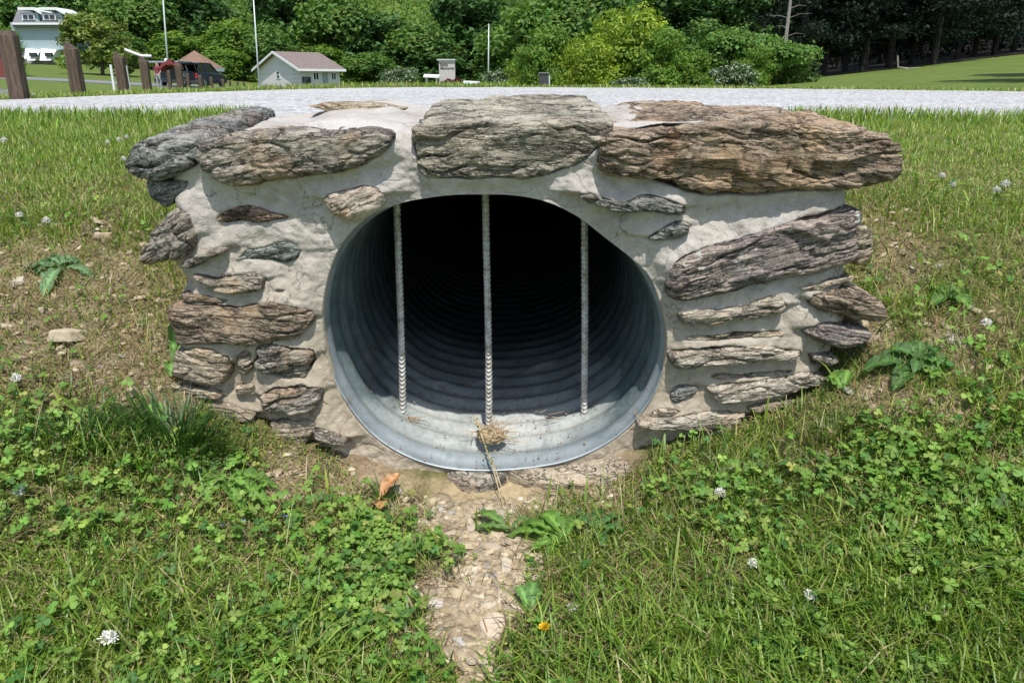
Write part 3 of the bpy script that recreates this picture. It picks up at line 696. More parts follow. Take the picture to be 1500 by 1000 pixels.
I = np.arange(A3.shape[0] * NP).reshape(A3.shape[0], NP); I2 = np.roll(I, -1, 1)
F = np.stack([I[:-1], I[1:], I2[1:], I2[:-1]], -1).reshape(-1, 4)
m = NT('galvanised_steel'); co = m.coord('Object'); gv = m.n('TexCoord').outputs['Object']
nA = m.noise(co, 9, 5, .6); nB = m.noise(co, 90, 4, .7); nC = m.noise(m.mapping(co, scale=(1, .3, 1)), 22, 4)
c = m.ramp(m.math('ADD', m.math('MULTIPLY', nA, .6), m.math('MULTIPLY', nB, .4)), [(.35, (.070, .108, .110)), (.5, (.135, .185, .190)), (.66, (.24, .29, .29))])
sx = m.n('SeparateXYZ'); m.l(gv, sx.inputs[0])
lowz = m.math('SUBTRACT', -.155, sx.outputs[2])                           # silt settled on the floor of the tube
silt = m.math('MULTIPLY', m.math('ADD', m.math('MULTIPLY', lowz, 9.0), m.math('MULTIPLY', m.math('SUBTRACT', nA, .5), 1.6)), 1.0, True)
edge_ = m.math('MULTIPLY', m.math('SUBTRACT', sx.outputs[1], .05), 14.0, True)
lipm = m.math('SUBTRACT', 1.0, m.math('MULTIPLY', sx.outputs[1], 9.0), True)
c = m.mix(lipm, c, m.ramp(nA, [(.35, (.27, .32, .345)), (.65, (.45, .50, .52))]))                     # paler blue-grey near the cut end
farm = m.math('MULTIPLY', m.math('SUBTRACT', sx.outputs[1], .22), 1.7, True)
c = m.mix(m.math('MULTIPLY', farm, .92), c, (.016, .022, .020))                    # shade of the deep interior painted in, darker with distance from the mouth
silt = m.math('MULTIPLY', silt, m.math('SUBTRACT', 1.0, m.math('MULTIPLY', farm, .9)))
silt = m.math('MULTIPLY', silt, m.math('ADD', m.math('MULTIPLY', edge_, .72), .12))
c = m.mix(silt, c, m.ramp(nB, [(.3, (.37, .375, .34)), (.7, (.57, .575, .53))]))
sp = m.ramp(nC, [(.62, (0, 0, 0)), (.72, (1, 1, 1))]); c = m.mix(m.math('MULTIPLY', sp, .35), c, (.10, .09, .07))
rs = m.math('MULTIPLY', m.ramp(m.noise(m.mapping(co, scale=(1, .5, 2)), 14, 6, .7), [(.52, (0, 0, 0)), (.66, (1, 1, 1))]), m.math('SUBTRACT', 1.0, m.math('MULTIPLY', m.math('ABSOLUTE', m.math('ADD', sx.outputs[2], .13)), 11.0), True))
c = m.mix(m.math('MULTIPLY', rs, .55), c, (.17, .11, .06))
scr = m.math('SUBTRACT', 1.0, m.math('MULTIPLY', m.math('ABSOLUTE', m.math('SUBTRACT', m.noise(m.mapping(co, rot=(.3, .2, .9), scale=(1, 6, 1)), 11, 2), .5)), 160.0), True)
c = m.mix(m.math('MULTIPLY', scr, .5), c, (.50, .52, .50))
met = m.math('SUBTRACT', .35, m.math('MULTIPLY', silt, .6), True)
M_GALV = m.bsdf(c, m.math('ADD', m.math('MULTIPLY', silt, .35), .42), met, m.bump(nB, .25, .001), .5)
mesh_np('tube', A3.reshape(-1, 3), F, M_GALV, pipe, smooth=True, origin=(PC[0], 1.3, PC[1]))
# unseen cap added at the far end to keep daylight out of the tube
EY = 8.7; mb = MB(); mb.box((PC[0], EY, PC[1]), (.9, .1, .7))
tag(mb.build('added_end_cap', M_SOIL, pipe))
m = NT('ribbed_bar_steel'); co = m.coord(); nB = m.noise(co, 60, 4, .65)
c = m.ramp(nB, [(.30, (.24, .18, .12)), (.46, (.46, .43, .37)), (.64, (.62, .61, .57))])
M_BAR = m.bsdf(c, .6, .25, m.bump(nB, .3, .001), .5)
YB = 1.475
for (u0, v0), (u1, v1) in (((583, 335), (590, 612)), ((712, 290), (716, 622)), ((857, 333), (855, 604))):
    a0 = at(u0, v0, YB); a1 = at(u1, v1, YB)
    def wallz(x, s):   # z of the tube wall above / below x
        th = tp[(np.sin(tp) * s > 0)]; rr = rp[(np.sin(tp) * s > 0)]
        k = np.argmin(np.abs(PC[0] + rr * np.cos(th) - x)); return PC[1] + rr[k] * math.sin(th[k])
    dx = (a1[0] - a0[0]) / (a1[2] - a0[2])
    zt = wallz(a0[0], 1) + .004; zb = wallz(a1[0], -1) - .004
    zz = np.arange(zb, zt, .0011); n = 20; tt = np.linspace(0, 2 * math.pi, n, endpoint=False)
    ZZ = zz[:, None] + 0 * tt; hx = a1[0] + (ZZ - a1[2]) * dx
    ph = ZZ / .0092 + .8 * np.abs(np.sin(tt / 1.0))[None, :] * 1.0
    rib = np.clip(np.sin(2 * math.pi * ph) * 2.2, 0, 1) * .0019 + np.exp(-(np.cos(tt) / .2) ** 2)[None, :] * .0009
    r_ = .0050 + rib * 1.2
    Vb = np.stack([hx + r_ * np.cos(tt) + .0012 * np.sin(ZZ * 9), YB + r_ * np.sin(tt), ZZ], -1)
    I = np.arange(Vb.shape[0] * n).reshape(Vb.shape[0], n); I2 = np.roll(I, -1, 1)
    o = mesh_np('bar', Vb.reshape(-1, 3), [np.stack([I[:-1], I2[:-1], I2[1:], I[1:]], -1).reshape(-1, 4), I[0][::-1][None], I[-1][None]], M_BAR, pipe, smooth=True)
# ------------------------------------------------------------------ ground cover
def in_wall(x, y):
    xl = np.where(x < 0, .60, .60)
    return (y > 1.275) & (y < 1.78) & (np.abs(x + .005) < xl - .03 * (y - 1.3) / .4)
def in_pipe(x, y):
    return (y > 1.235) & (y < 1.4) & (np.abs(x + .02) < .27)
def wallfoot(x, y):
    """how much room there is before the wall face (m)"""
    return 1.29 - y
def scatter(n, xr_, yr_, dens, power=0.0):
    """random ground points with acceptance dens(x, y); nearer rows get more of them (power)"""
    out = []; got = 0; tries = 0
    while got < n and tries < 60:
        k = n * 2
        if power == 1.0: power = 1.001
        if power:
            u = RS.rand(k); a0, a1 = yr_[0] ** (1 - power), yr_[1] ** (1 - power); y = (a0 + u * (a1 - a0)) ** (1 / (1 - power))
        else: y = yr_[0] + RS.rand(k) * (yr_[1] - yr_[0])
        hw = .20 + .78 * y; lo = np.maximum(xr_[0], -hw); hi = np.minimum(xr_[1], hw)
        x = lo + RS.rand(k) * (hi - lo); ok = RS.rand(k) < dens(x, y)
        out.append(np.stack([x[ok], y[ok]], 1)); got += ok.sum(); tries += 1
    P = np.concatenate(out)[:n]; return P[:, 0], P[:, 1]
def free(x, y):
    f = ~in_wall(x, y) & ~in_pipe(x, y)
    f &= ~((y > road_near(x) - .03) & (y < 9.05)) & ~((y > 1.72) & (y < 4.2) & (np.abs(x / y - .01) < .33 + .03 * pn(x * 9, y * 9, 1.0, 66)))
    return f
def patch(x, y, s, seed): return pn(x * s, y * s, 0.5, seed)
def basis(az):
    return np.stack([np.cos(az), np.sin(az), 0 * az], 1), np.stack([-np.sin(az), np.cos(az), 0 * az], 1)
GREEN = np.array([[.140, .240, .026], [.200, .310, .040], [.285, .375, .062], [.085, .165, .022], [.340, .380, .100], [.44, .38, .17]])
def pick(n, w, base=GREEN, jit=.18):
    i = RS.choice(len(base), n, p=np.array(w) / sum(w)); c = base[i] * (1 + jit * RS.normal(size=(n, 1))); return np.clip(c * (1 + .06 * RS.normal(size=(n, 3))), .004, .9)
def blades(name, x, y, h, wd, lean, c, mat, az=None, z0=-.004, droop=.5, kind='stuff', label=None, z=None):
    n = len(x); z = (ground(x, y) if z is None else z) + z0
    az = RS.rand(n) * 2 * math.pi if az is None else az
    d, s = basis(az); tw = RS.rand(n) * math.pi; d2, s2 = basis(az + math.pi / 2 + .6 * (RS.rand(n) - .5))
    base = np.stack([x, y, z], 1); V = []
    for t, wf in ((0, .7), (.38, 1.0), (.74, .72), (1.0, .08)):
        out = lean * (t ** (1 + droop)); up = t * np.sqrt(np.clip(1 - (lean * t) ** 2 * .55, .05, 1))
        p = base + d * (h * out)[:, None]; p[:, 2] += h * up
        off = d2 * (wd * wf * .5)[:, None]
        V += [p - off, p + off]
    V = np.stack(V, 1).reshape(-1, 3); b = np.arange(n)[:, None] * 8
    F = np.concatenate([b + np.array([[0, 1, 3, 2]]), b + np.array([[2, 3, 5, 4]]), b + np.array([[4, 5, 7, 6]])])
    o = mesh_np(name, V, F, mat, col=np.repeat(c, 8, 0))
    return tag(o, kind=kind, label=label)
_LF = np.array([[0, 0], [.34, .30], [.50, .66], [.30, .97], [0, .90], [-.30, .97], [-.50, .66], [-.34, .30]])   # heart-shaped leaflet (across, along)
def leaflets(P, dirv, nrm, size, c, fold=.18, shape=_LF, wide=1.0):
    """flat leaflets: P base points, dirv along, nrm up"""
    side = np.cross(nrm, dirv); n = len(P); V = []
    for a, l in shape:
        V.append(P + side * (size * a * wide)[:, None] + dirv * (size * l)[:, None] + nrm * (size * (abs(a) * fold * 2 - .10 * l * l))[:, None])
    V = np.stack(V, 1); mid = (P + dirv * (size * .5)[:, None])[:, None, :]
    V = np.concatenate([V, mid], 1).reshape(-1, 3); k = len(shape) + 1; b = np.arange(n)[:, None] * k
    F = np.concatenate([b + np.array([[0, 1, 2, 8]]), b + np.array([[8, 2, 3, 4]]), b + np.array([[8, 4, 5, 6]]), b + np.array([[0, 8, 6, 7]])])
    cc = np.repeat(c, k, 0).reshape(n, k, 3); cc[:, 8] *= 1.12; cc[:, 0] *= 1.15
    return V, F, cc.reshape(-1, 3)
def clover(name, x, y, h, size, c, z0=0.0):
    n = len(x); z = ground(x, y) + z0
    az = RS.rand(n) * 6.283; ln = .5 * RS.rand(n); d, s = basis(az)
    top = np.stack([x, y, z], 1) + d * (h * ln)[:, None]; top[:, 2] += h * np.sqrt(1 - ln ** 2 * .6)
    nr = np.stack([.38 * RS.normal(size=n), .38 * RS.normal(size=n) - .22, np.ones(n)], 1); nr /= np.linalg.norm(nr, axis=1)[:, None]
    a0 = RS.rand(n) * 6.283; Vs = []; Fs = []; Cs = []; nv = 0
    for k in range(3):
        a = a0 + k * 2.094 + .15 * RS.normal(size=n); dv = np.stack([np.cos(a), np.sin(a), 0 * a], 1)
        dv = dv - nr * (dv * nr).sum(1)[:, None]; dv /= np.linalg.norm(dv, axis=1)[:, None]
        n2 = nr + .35 * RS.normal(size=(n, 3)) * .5; n2 -= dv * (n2 * dv).sum(1)[:, None]; n2 /= np.linalg.norm(n2, axis=1)[:, None]
        V, F, cc = leaflets(top, dv, n2, size * (.9 + .2 * RS.rand(n)), c * (1 + .08 * RS.normal(size=(n, 1))), fold=.10 + .1 * RS.rand(), wide=1.05)
        Vs.append(V); Fs.append(F + nv); Cs.append(cc); nv += len(V)
    base = np.stack([x, y, z - .004], 1); off = s * .0005
    V = np.stack([base - off, base + off, top + off, top - off], 1).reshape(-1, 3)
    Fs.append(np.arange(n)[:, None] * 4 + np.array([[0, 1, 2, 3]]) + nv); Vs.append(V); Cs.append(np.repeat(c * .9, 4, 0))
    return tag(mesh_np(name, np.concatenate(Vs), np.concatenate(Fs), M_LEAF, col=np.clip(np.concatenate(Cs), 0, 1)), kind='stuff')

_c0 = channel
def grass_d(x, y):
    b = bare(x, y); p = patch(x, y, 5.5, 50) + .6 * patch(x, y, 13, 51)
    return free(x, y) * np.clip(.62 + .45 * p, .12, 1) * np.clip(1 - .95 * b, .03, 1) * np.clip(1 - 1.2 * np.clip(1.2 - channel(x, y), 0, 1), 0, 1)
# fine lawn grass in front of and beside the wall
x, y = scatter(106000, (-1.7, 1.7), (.55, 1.75), grass_d, 1.2)
pp = patch(x, y, 3.2, 60)
h = (.012 + .024 * RS.rand(len(x)) ** 1.6) * (1 + .55 * np.clip(pp, -1, 1)); tall = RS.rand(len(x)) < .05; h[tall] *= 1.9
c = pick(len(x), [3, 3.2, 2.0, 1.2, .9, .6]); c *= (1 + .22 * np.clip(patch(x, y, 4.5, 61), -1, 1))[:, None]
blades('lawn_grass', x, y, h, (.0009 + .0013 * RS.rand(len(x))), .25 + .85 * RS.rand(len(x)), c, M_GRASS)
# longer, fresher grass in the foreground right and at the lower middle
def d2(x, y): 
    e = np.exp(-(((x - .33) / .30) ** 2 + ((y - .80) / .13) ** 2)) + .8 * np.exp(-(((x - .75) / .25) ** 2 + ((y - .85) / .12) ** 2)) + .45 * np.exp(-(((x + .35) / .25) ** 2 + ((y - .80) / .09) ** 2)) + .5 * np.exp(-(((x + .62) / .10) ** 2 + ((y - 1.12) / .06) ** 2))
    return free(x, y) * np.clip(e, 0, 1) * np.clip(1 - 1.3 * bare(x, y), 0, 1)
x, y = scatter(9000, (-1.1, 1.1), (.5, 1.25), d2)
blades('lawn_grass', x, y, .035 + .035 * RS.rand(len(x)), .0016 + .0022 * RS.rand(len(x)), .3 + .8 * RS.rand(len(x)), pick(len(x), [3, 3.5, 2, 1, .5, .2]), M_GRASS)
# bank behind and beside the wall up to the road, lusher near the road
def d3(x, y): return free(x, y) * np.clip(.75 + .5 * patch(x, y, 3.5, 52), .15, 1) * np.clip(1 - 1.1 * bare(x, y), 0, 1)
x, y = scatter(80000, (-4.2, 4.2), (1.6, 4.4), d3, 1.0)
h = (.015 + .026 * RS.rand(len(x))) * (.62 + .5 * sstep(1.9, 3.2, y)) * np.where(x > 0, .85, 1.15) * (1 + .3 * patch(x, y, 2.5, 53)); c = pick(len(x), [3, 3, 2.2, 1.3, 1.3, .8])
c *= np.where(x < 0, 1.0, 1.04)[:, None]; yel = RS.rand(len(x)) < np.clip(.04 + .22 * (x > 0) + .3 * patch(x, y, 1.6, 54), 0, .6); c[yel] = pick(yel.sum(), [0, 1, 2, 0, 4, 1.6])
blades('lawn_grass', x, y, h, .0017 + .0017 * RS.rand(len(x)), .2 + .9 * RS.rand(len(x)), c, M_GRASS)
# grass fringe of the road, near side and far verge
n = 16000; x = RS.uniform(-4.2, 4.6, n); y = road_near(x) - np.abs(RS.normal(size=n)) * .35 + .05; k = free(x, y) | ((RS.rand(n) < .1) & (y > 3)); x, y = x[k], y[k]
blades('lawn_grass', x, y, .035 + .045 * RS.rand(len(x)), .0035 + .002 * RS.rand(len(x)), .2 + .6 * RS.rand(len(x)), pick(len(x), [3, 3, 2, 1.5, 1, .6]), M_GRASS)
n = 30000; x = RS.uniform(-8.5, 8.5, n); y = 9.05 + np.abs(RS.normal(size=n)) * .5; 
c = pick(n, [2, 3, 2.5, .8, 2, 2.0])
blades('verge_grass', x, y, (.03 + .07 * RS.rand(n) ** 2) * np.where(x < 0, 1.1, .75), .007 + .004 * RS.rand(n), .2 + .8 * RS.rand(n), c, M_GRASS)
n = 9000; y = RS.uniform(9.5, 26, n); x = -y * RS.uniform(.1, .72, n)
blades('verge_grass', x, y, .04 + .08 * RS.rand(n) ** 2, .012 + .006 * RS.rand(n), .2 + .8 * RS.rand(n), pick(n, [2, 3, 2.5, .8, 2, 1.4]), M_GRASS)
# dead straw lying about
def d4(x, y):
    b = bare(x, y); ch = np.clip(1.2 - channel(x, y), 0, 1)
    return free(x, y) * np.clip(.30 + 1.0 * np.exp(-((b - .5) / .3) ** 2) + .3 * patch(x, y, 7, 55) - .75 * ch, 0.03, 1)
x, y = scatter(31000, (-1.7, 1.7), (.55, 2.1), d4, .8); n = len(x)
c = np.array([.36, .27, .15]) * (.35 + .9 * RS.rand(n, 1)) * (1 + .08 * RS.normal(size=(n, 3)))
blades('dry_straw', x, y, .010 + .035 * RS.rand(n) ** 2, .0007 + .0012 * RS.rand(n), 1.15 + .15 * RS.rand(n), np.clip(c, 0, 1), M_STRAW, z0=.001, droop=.12)
x, y = scatter(150, (-1.3, 1.3), (.6, 1.8), lambda a, b: free(a, b) * 1.0, .8); n = len(x)
c = np.array([.42, .36, .20]) * (.6 + .6 * RS.rand(n, 1)) * np.ones((n, 3))
blades('dry_straw', x, y, .045 + .05 * RS.rand(n), .0010 + .0008 * RS.rand(n), .9 + .35 * RS.rand(n), c, M_STRAW, z0=.006, droop=.1)
# white clover, in drifts
def d5(x, y):
    e = np.exp(-(((x - .85) / .25) ** 2 + ((y - .88) / .16) ** 2)) + np.exp(-(((x - .48) / .18) ** 2 + ((y - 1.08) / .12) ** 2)) + 1.1 * np.exp(-(((x + .22) / .16) ** 2 + ((y - 1.04) / .13) ** 2)) + .8 * np.exp(-(((x + .72) / .2) ** 2 + ((y - 1.1) / .12) ** 2)) + .7 * np.exp(-(((x + .6) / .3) ** 2 + ((y - .83) / .1) ** 2)) + .8 * np.exp(-(((x - .75) / .2) ** 2 + ((y - 1.22) / .1) ** 2))
    p = patch(x, y, 4.8, 56) + .5 * patch(x, y, 12, 57)
    return free(x, y) * np.clip(.02 + .45 * p + .50 * e * (1 + 1.4 * p), .006, 1) * np.clip(1 - 1.25 * bare(x, y), 0, 1)
x, y = scatter(5400, (-1.7, 1.7), (.55, 1.9), d5, 1.3); n = len(x)
LG = np.array([[.125, .235, .038], [.170, .290, .050], [.225, .340, .064], [.070, .165, .034], [.27, .35, .08], [.31, .29, .09]])
c = pick(n, [3, 3, 1.6, 1.6, .5, .12], LG, .14)
big = 1 + .65 * np.exp(-(((x - .9) / .3) ** 2 + ((y - .85) / .2) ** 2))
clover('clover_leaves', x, y, .012 + .026 * RS.rand(n), (.0044 + .0060 * RS.rand(n)) * big, c)
# tiny creeping weeds: small oval leaves close to the ground, on the bare patches too
def d6(x, y):
    b = bare(x, y); ch = np.clip(1.15 - channel(x, y), 0, 1)
    return free(x, y) * np.clip(.55 + .6 * patch(x, y, 9, 58) - .12 * b - .9 * ch, .012, 1)
x, y = scatter(100000, (-1.7, 1.7), (.55, 2.3), d6, 1.2); n = len(x)
z = ground(x, y) + .002 + .014 * RS.rand(n) * (1 - .5 * bare(x, y)); az = RS.rand(n) * 6.283
dv = np.stack([np.cos(az), np.sin(az), .35 * RS.normal(size=n)], 1); dv /= np.linalg.norm(dv, axis=1)[:, None]
nr = np.stack([.35 * RS.normal(size=n), .35 * RS.normal(size=n), np.ones(n)], 1); nr -= dv * (nr * dv).sum(1)[:, None]; nr /= np.linalg.norm(nr, axis=1)[:, None]
sz = .0030 + .0042 * RS.rand(n) ** 1.5; side = np.cross(nr, dv); P = np.stack([x, y, z], 1)
V = np.stack([P, P + dv * (sz * .5)[:, None] + side * (sz * .32)[:, None], P + dv * sz[:, None], P + dv * (sz * .5)[:, None] - side * (sz * .32)[:, None]], 1).reshape(-1, 3)
c = pick(n, [2, 3, 2.6, 1, 1.5, .35], GREEN * np.array([1, 1.02, 1]))
tag(mesh_np('creeping_weeds', V, np.arange(n)[:, None] * 4 + np.array([[0, 1, 2, 3]]), M_LEAF, col=np.repeat(c, 4, 0)), kind='stuff')

# ------------------------------------------------------------------ shale chips in the ditch
m = NT('shale'); co = m.coord(); a = m.n('Attribute', attribute_name='Col')
nB = m.noise(co, 120, 4, .65)
c = m.mix(.35, a.outputs['Color'], m.ramp(nB, [(.3, (.26, .20, .13)), (.7, (.50, .42, .31))]))
M_SHALE = m.bsdf(c, .9, 0, m.bump(nB, .5, .002), .25)
def chips(n, x, y, size, c, lift=.001, thick=.28, tilt=.22):
    k = 6; V = []; F7 = []; Fq = []; C_ = []
    z = ground(x, y) + clod(x, y)
    for i in range(n):
        a = np.sort(RS.rand(k)) * 6.283 + RS.rand() * 6; a = np.linspace(0, 6.283, k, endpoint=False) + .35 * RS.normal(size=k) * .5 + RS.rand() * 6
        r = size[i] * (.75 + .4 * RS.rand(k)); st = .55 + .45 * RS.rand(); rt = RS.rand() * 3.14
        px, py = r * np.cos(a), r * np.sin(a) * st; px, py = px * math.cos(rt) - py * math.sin(rt), px * math.sin(rt) + py * math.cos(rt)
        tx, ty = tilt * RS.normal(), tilt * RS.normal(); t = size[i] * thick
        zz = px * tx + py * ty
        top = np.stack([x[i] + px * .88, y[i] + py * .88, z[i] + lift + t + zz], 1); bot = np.stack([x[i] + px, y[i] + py, z[i] + lift - t * .6 + zz], 1)
        b = len(V) * 2 * k; V.append(np.concatenate([top, bot])); F7.append(b + np.arange(k))
        for q in range(k): Fq.append((b + q, b + k + q, b + k + (q + 1) % k, b + (q + 1) % k))
        C_.append(np.repeat(c[i][None], 2 * k, 0))
    return np.concatenate(V), [np.array(F7), np.array(Fq)], np.concatenate(C_)
def clod(x, y):
    n1 = pn(x * 38, y * 38, 2.2); n2 = pn(x * 90, y * 90, 5.0); n3 = 1 - np.abs(pn(x * 55, y * 55, 7.7)) * 3.2
    return (.0030 * n1 + .0025 * n2 - .0045 * np.clip(n3, 0, 1)) * (.35 + .65 * bare(x, y))
def d7(x, y):
    ch = channel(x, y); return ~in_wall(x, y) * (np.clip(1.15 - ch, 0, 1) * np.clip(.6 + .8 * patch(x, y, 16, 70), .1, 1) * (y < 1.27) + .05 * bare(x, y)) * ~in_pipe(x, y)
x, y = scatter(5200, (-1.2, 1.2), (.6, 2.0), d7); n = len(x)
SH = np.array([[.36, .285, .175], [.44, .36, .235], [.30, .23, .14], [.56, .49, .37], [.30, .28, .25]])
c = SH[RS.choice(5, n, p=[.35, .3, .2, .1, .05])] * (1 + .24 * RS.normal(size=(n, 1)))
sz_ = .0014 + .0085 * RS.rand(n) ** 4.5; sz_[RS.rand(n) < .02] *= 1.6
V, F, cc = chips(n, x, y, sz_ + 0 * .0024 + .0095 * RS.rand(n) ** 3, np.clip(c, .02, .85))
tag(mesh_np('shale_chips', V, F, M_SHALE, col=cc), kind='stuff')
BIG = [  # u, v, half size m, colour, label, category
 (638, 887, .013, (.62, .57, .50), 'white sharp-edged stone chip lying at the left of the dirt channel', .30),
 (677, 943, .016, (.42, .43, .43), 'flat blue-grey stone chip near the bottom of the dirt channel', .16),
 (724, 925, .027, (.62, .50, .38), 'largest pinkish tan broken block in the dirt channel', .42),
 (742, 832, .020, (.52, .46, .35), 'flat grey-tan stone half under the dandelion leaves in the channel', .20),
 (690, 778, .013, (.50, .42, .33), 'brown wedge-shaped stone high in the dirt channel', .45),
 (620, 768, .010, (.58, .52, .43), 'pale chip at the upper left of the dirt channel', .35),
 (752, 805, .010, (.58, .47, .32), 'tan chip below the left dandelion leaf', .35),
 (692, 972, .010, (.47, .38, .28), 'small brown chip below the pinkish block', .30),
 (583, 722, .012, (.50, .46, .42), 'pinkish grey stone beside the brown dead leaf', .40),
 (1062, 692, .012, (.50, .49, .45), 'rounded grey stone lying in the clover right of the wall', .50),
 (25, 413, .024, (.58, .50, .38), 'pale flat stone in the bare soil at the left edge', .25),
 (100, 495, .036, (.50, .43, .30), 'tan rock half buried in the bare soil left of the wall', .35),
 (150, 348, .022, (.52, .40, .28), 'brown stone in the bare soil high on the left bank', .30),
]
for u, v, r, cl_, lab, th in BIG:
    p = hit(u, v); n0 = RS.randint(1e6)
    V, F, cc = chips(1, np.array([p[0]]), np.array([p[1]]), np.array([r]), np.array([cl_]), lift=.005, thick=th, tilt=.12)
    o = mesh_np('stone_chip', V, F, M_SHALE, col=cc, origin=(p[0], p[1], p[2])); tag(o, lab, 'stone', 'loose stones on the ground')
    bv = o.modifiers.new('b', 'BEVEL'); bv.width = r * .09; bv.segments = 2
    sb = o.modifiers.new('s', 'SUBSURF'); sb.subdivision_type = 'SIMPLE'; sb.levels = 3; sb.render_levels = 3
    tx = bpy.data.textures.new('chip', 'CLOUDS'); tx.noise_scale = r * .6; dm = o.modifiers.new('d', 'DISPLACE'); dm.texture = tx; dm.strength = r * .16; dm.texture_coords = 'GLOBAL'
# flat threshold slabs under the lip of the pipe
def slab(px, zoff, T, c, dip, lab, A=.6):
    Ys = []; P = []
    for u, v in px:
        q = hit(u, v); P.append((q[0], q[1]))
    P = np.array(P); B_, L = arc(P, 120); cen = B_.mean(0); nr = 26; V = []
    zc = float(ground(cen[0], cen[1]))
    for i in range(nr + 1):
        f = i / nr; V.append(np.stack([cen[0] + (B_[:, 0] - cen[0]) * math.sin(f * 1.57) ** .7, cen[1] + (B_[:, 1] - cen[1]) * math.sin(f * 1.57) ** .7, zc + zoff + T * math.cos(f * 1.57) ** .45 + 0 * B_[:, 0]], 1))
    V.append(np.stack([B_[:, 0], B_[:, 1], zc + zoff - .03 + 0 * B_[:, 0]], 1)); V = np.stack(V)
    tilt = np.clip(ground(V[..., 0], V[..., 1], False) - ground(cen[0], cen[1], False), -.05, .05); V[..., 2] += tilt * .8
    V[..., 2] += A * (.004 * pn(V[..., 0] * 30, V[..., 1] * 60, 3, 80) + .0025 * pn(V[..., 0] * 70, V[..., 1] * 160, 3, 81) - .003 * np.clip(1 - np.abs(pn(V[..., 0] * 18, V[..., 1] * 30, 4, 82)) * 9, 0, 1))
    I = np.arange(V.shape[0] * 120).reshape(-1, 120); I2 = np.roll(I, -1, 1)
    o = mesh_np('threshold_slab', V.reshape(-1, 3), np.stack([I[:-1], I[1:], I2[1:], I2[:-1]], -1).reshape(-1, 4), stone_mat(c, dip, 41 + len(lab)), smooth=True, origin=(cen[0], cen[1], zc))
    return tag(o, lab, 'stone slab', 'slabs under the pipe lip')
slab([(650, 694), (690, 688), (735, 696), (745, 706), (724, 719), (682, 721), (664, 708)], .004, .010, 'grey', 0, 'flat grey slab with a dark front edge under the middle of the pipe lip')
slab([(735, 694), (800, 690), (880, 672), (920, 662), (930, 690), (890, 712), (820, 716), (765, 714)], .0, .010, 'tan', 0, 'long pinkish tan slab under the right of the pipe lip')

# ------------------------------------------------------------------ single plants
def leaf_mesh(length, width, lobes, seed, curl=.5, rise=.35, n=22):
    """one broad leaf lying along +x from the origin; returns verts, quads, colour factor"""
    r = np.random.RandomState(seed); t = np.linspace(0, 1, n)
    w_ = width * .5 * (np.sin(np.pi * t ** 1.35) ** .8) * (1 - .0 * t) + .0012
    if lobes: w_ = w_ * (1 - .42 * (np.abs(((t * lobes) % 1.0) - .5) * 2) ** 1.2 * (t < .85)) 
    z = length * rise * np.sin(t * 2.2) * .55 - length * curl * t ** 2.4 * .35
    x_ = length * t; V = []; S = (-1, -.5, 0, .5, 1)
    for i in range(n):
        for s_ in S:
            V.append((x_[i] - abs(s_) * w_[i] * .25, s_ * w_[i], z[i] + abs(s_) * w_[i] * .42 - .0016 * (abs(s_) == .5) * math.cos(t[i] * 55) + .0022 * math.sin(t[i] * 26 + s_) * abs(s_) + .0015 * r.normal() * abs(s_)))
    V = np.array(V); b = (np.arange(n - 1)[:, None] * 5 + np.arange(4)[None]).ravel()[:, None]
    F = b + np.array([[0, 1, 6, 5]]); cf = np.tile(np.array([1.02, 1.0, 1.9, 1.0, 1.02]), n)
    return V, F, cf
def rosette(name, u, v, spec, base_c, label, cat, lobes=0, group=None, curl=.5):
    """spec: list of (azimuth deg, length, width, rise)"""
    p = hit(u, v); root = thing(name, label, cat, p, group)
    for k, (azd, L, W, ri) in enumerate(spec):
        V, F, cf = leaf_mesh(L, W, lobes, k + int(u), curl, ri); a = math.radians(azd)
        R = np.array([[math.cos(a), -math.sin(a), 0], [math.sin(a), math.cos(a), 0], [0, 0, 1]]); V = V @ R.T
        gx, gy = V[:, 0] + p[0], V[:, 1] + p[1]; V = V + p; V[:, 2] += (ground(gx, gy, False) - ground(p[0], p[1], False)) * .9 + .004 + .001 * k
        c = np.array(base_c) * (1 + .15 * RS.normal()); col = np.clip(c[None] * cf[:, None], 0, .8)
        mesh_np('leaf', V, F, M_LEAF, root, col=col, smooth=True)
    return root
DG = (.055, .125, .028); BLG = (.115, .20, .085)
rosette('hawkweed_rosette', 92, 396, [(-88, .085, .034, .35), (178, .085, .032, .2), (190, .06, .026, .2), (-8, .075, .022, .2), (205, .05, .02, .3), (150, .055, .024, .3), (110, .04, .02, .4), (60, .035, .014, .5), (20, .04, .018, .4)], BLG, 'blue-green leafy rosette on bare soil at the left of the wall', 'plant', 7, curl=.9)
rosette('dock_plant', 1342, 538, [(168, .088, .028, .35), (215, .066, .030, .25), (190, .045, .024, .3), (130, .055, .024, .4), (-20, .058, .024, .2), (20, .05, .022, .3), (60, .045, .020, .4), (-60, .045, .022, .2), (95, .04, .018, .5), (240, .034, .018, .5), (148, .05, .02, .6), (-40, .035, .018, .5)], (.075, .155, .040), 'broad-leaved dark green dock rosette right of the wall', 'plant', 0, curl=.4)
rosette('dandelion_plant', 828, 796, [(125, .075, .034, .75), (165, .10, .030, .35), (150, .085, .026, .5), (95, .06, .026, .6), (200, .06, .024, .3), (60, .05, .022, .5), (225, .05, .02, .2)], (.12, .225, .04), 'bright green dandelion with upright spoon-shaped leaf at the right of the ditch', 'dandelion', 5)
rosette('dandelion_plant', 748, 782, [(140, .085, .026, .35), (170, .06, .02, .3), (40, .05, .018, .4)], (.12, .215, .055), 'low toothed dandelion leaf spreading over the dirt below the pipe', 'dandelion', 8)
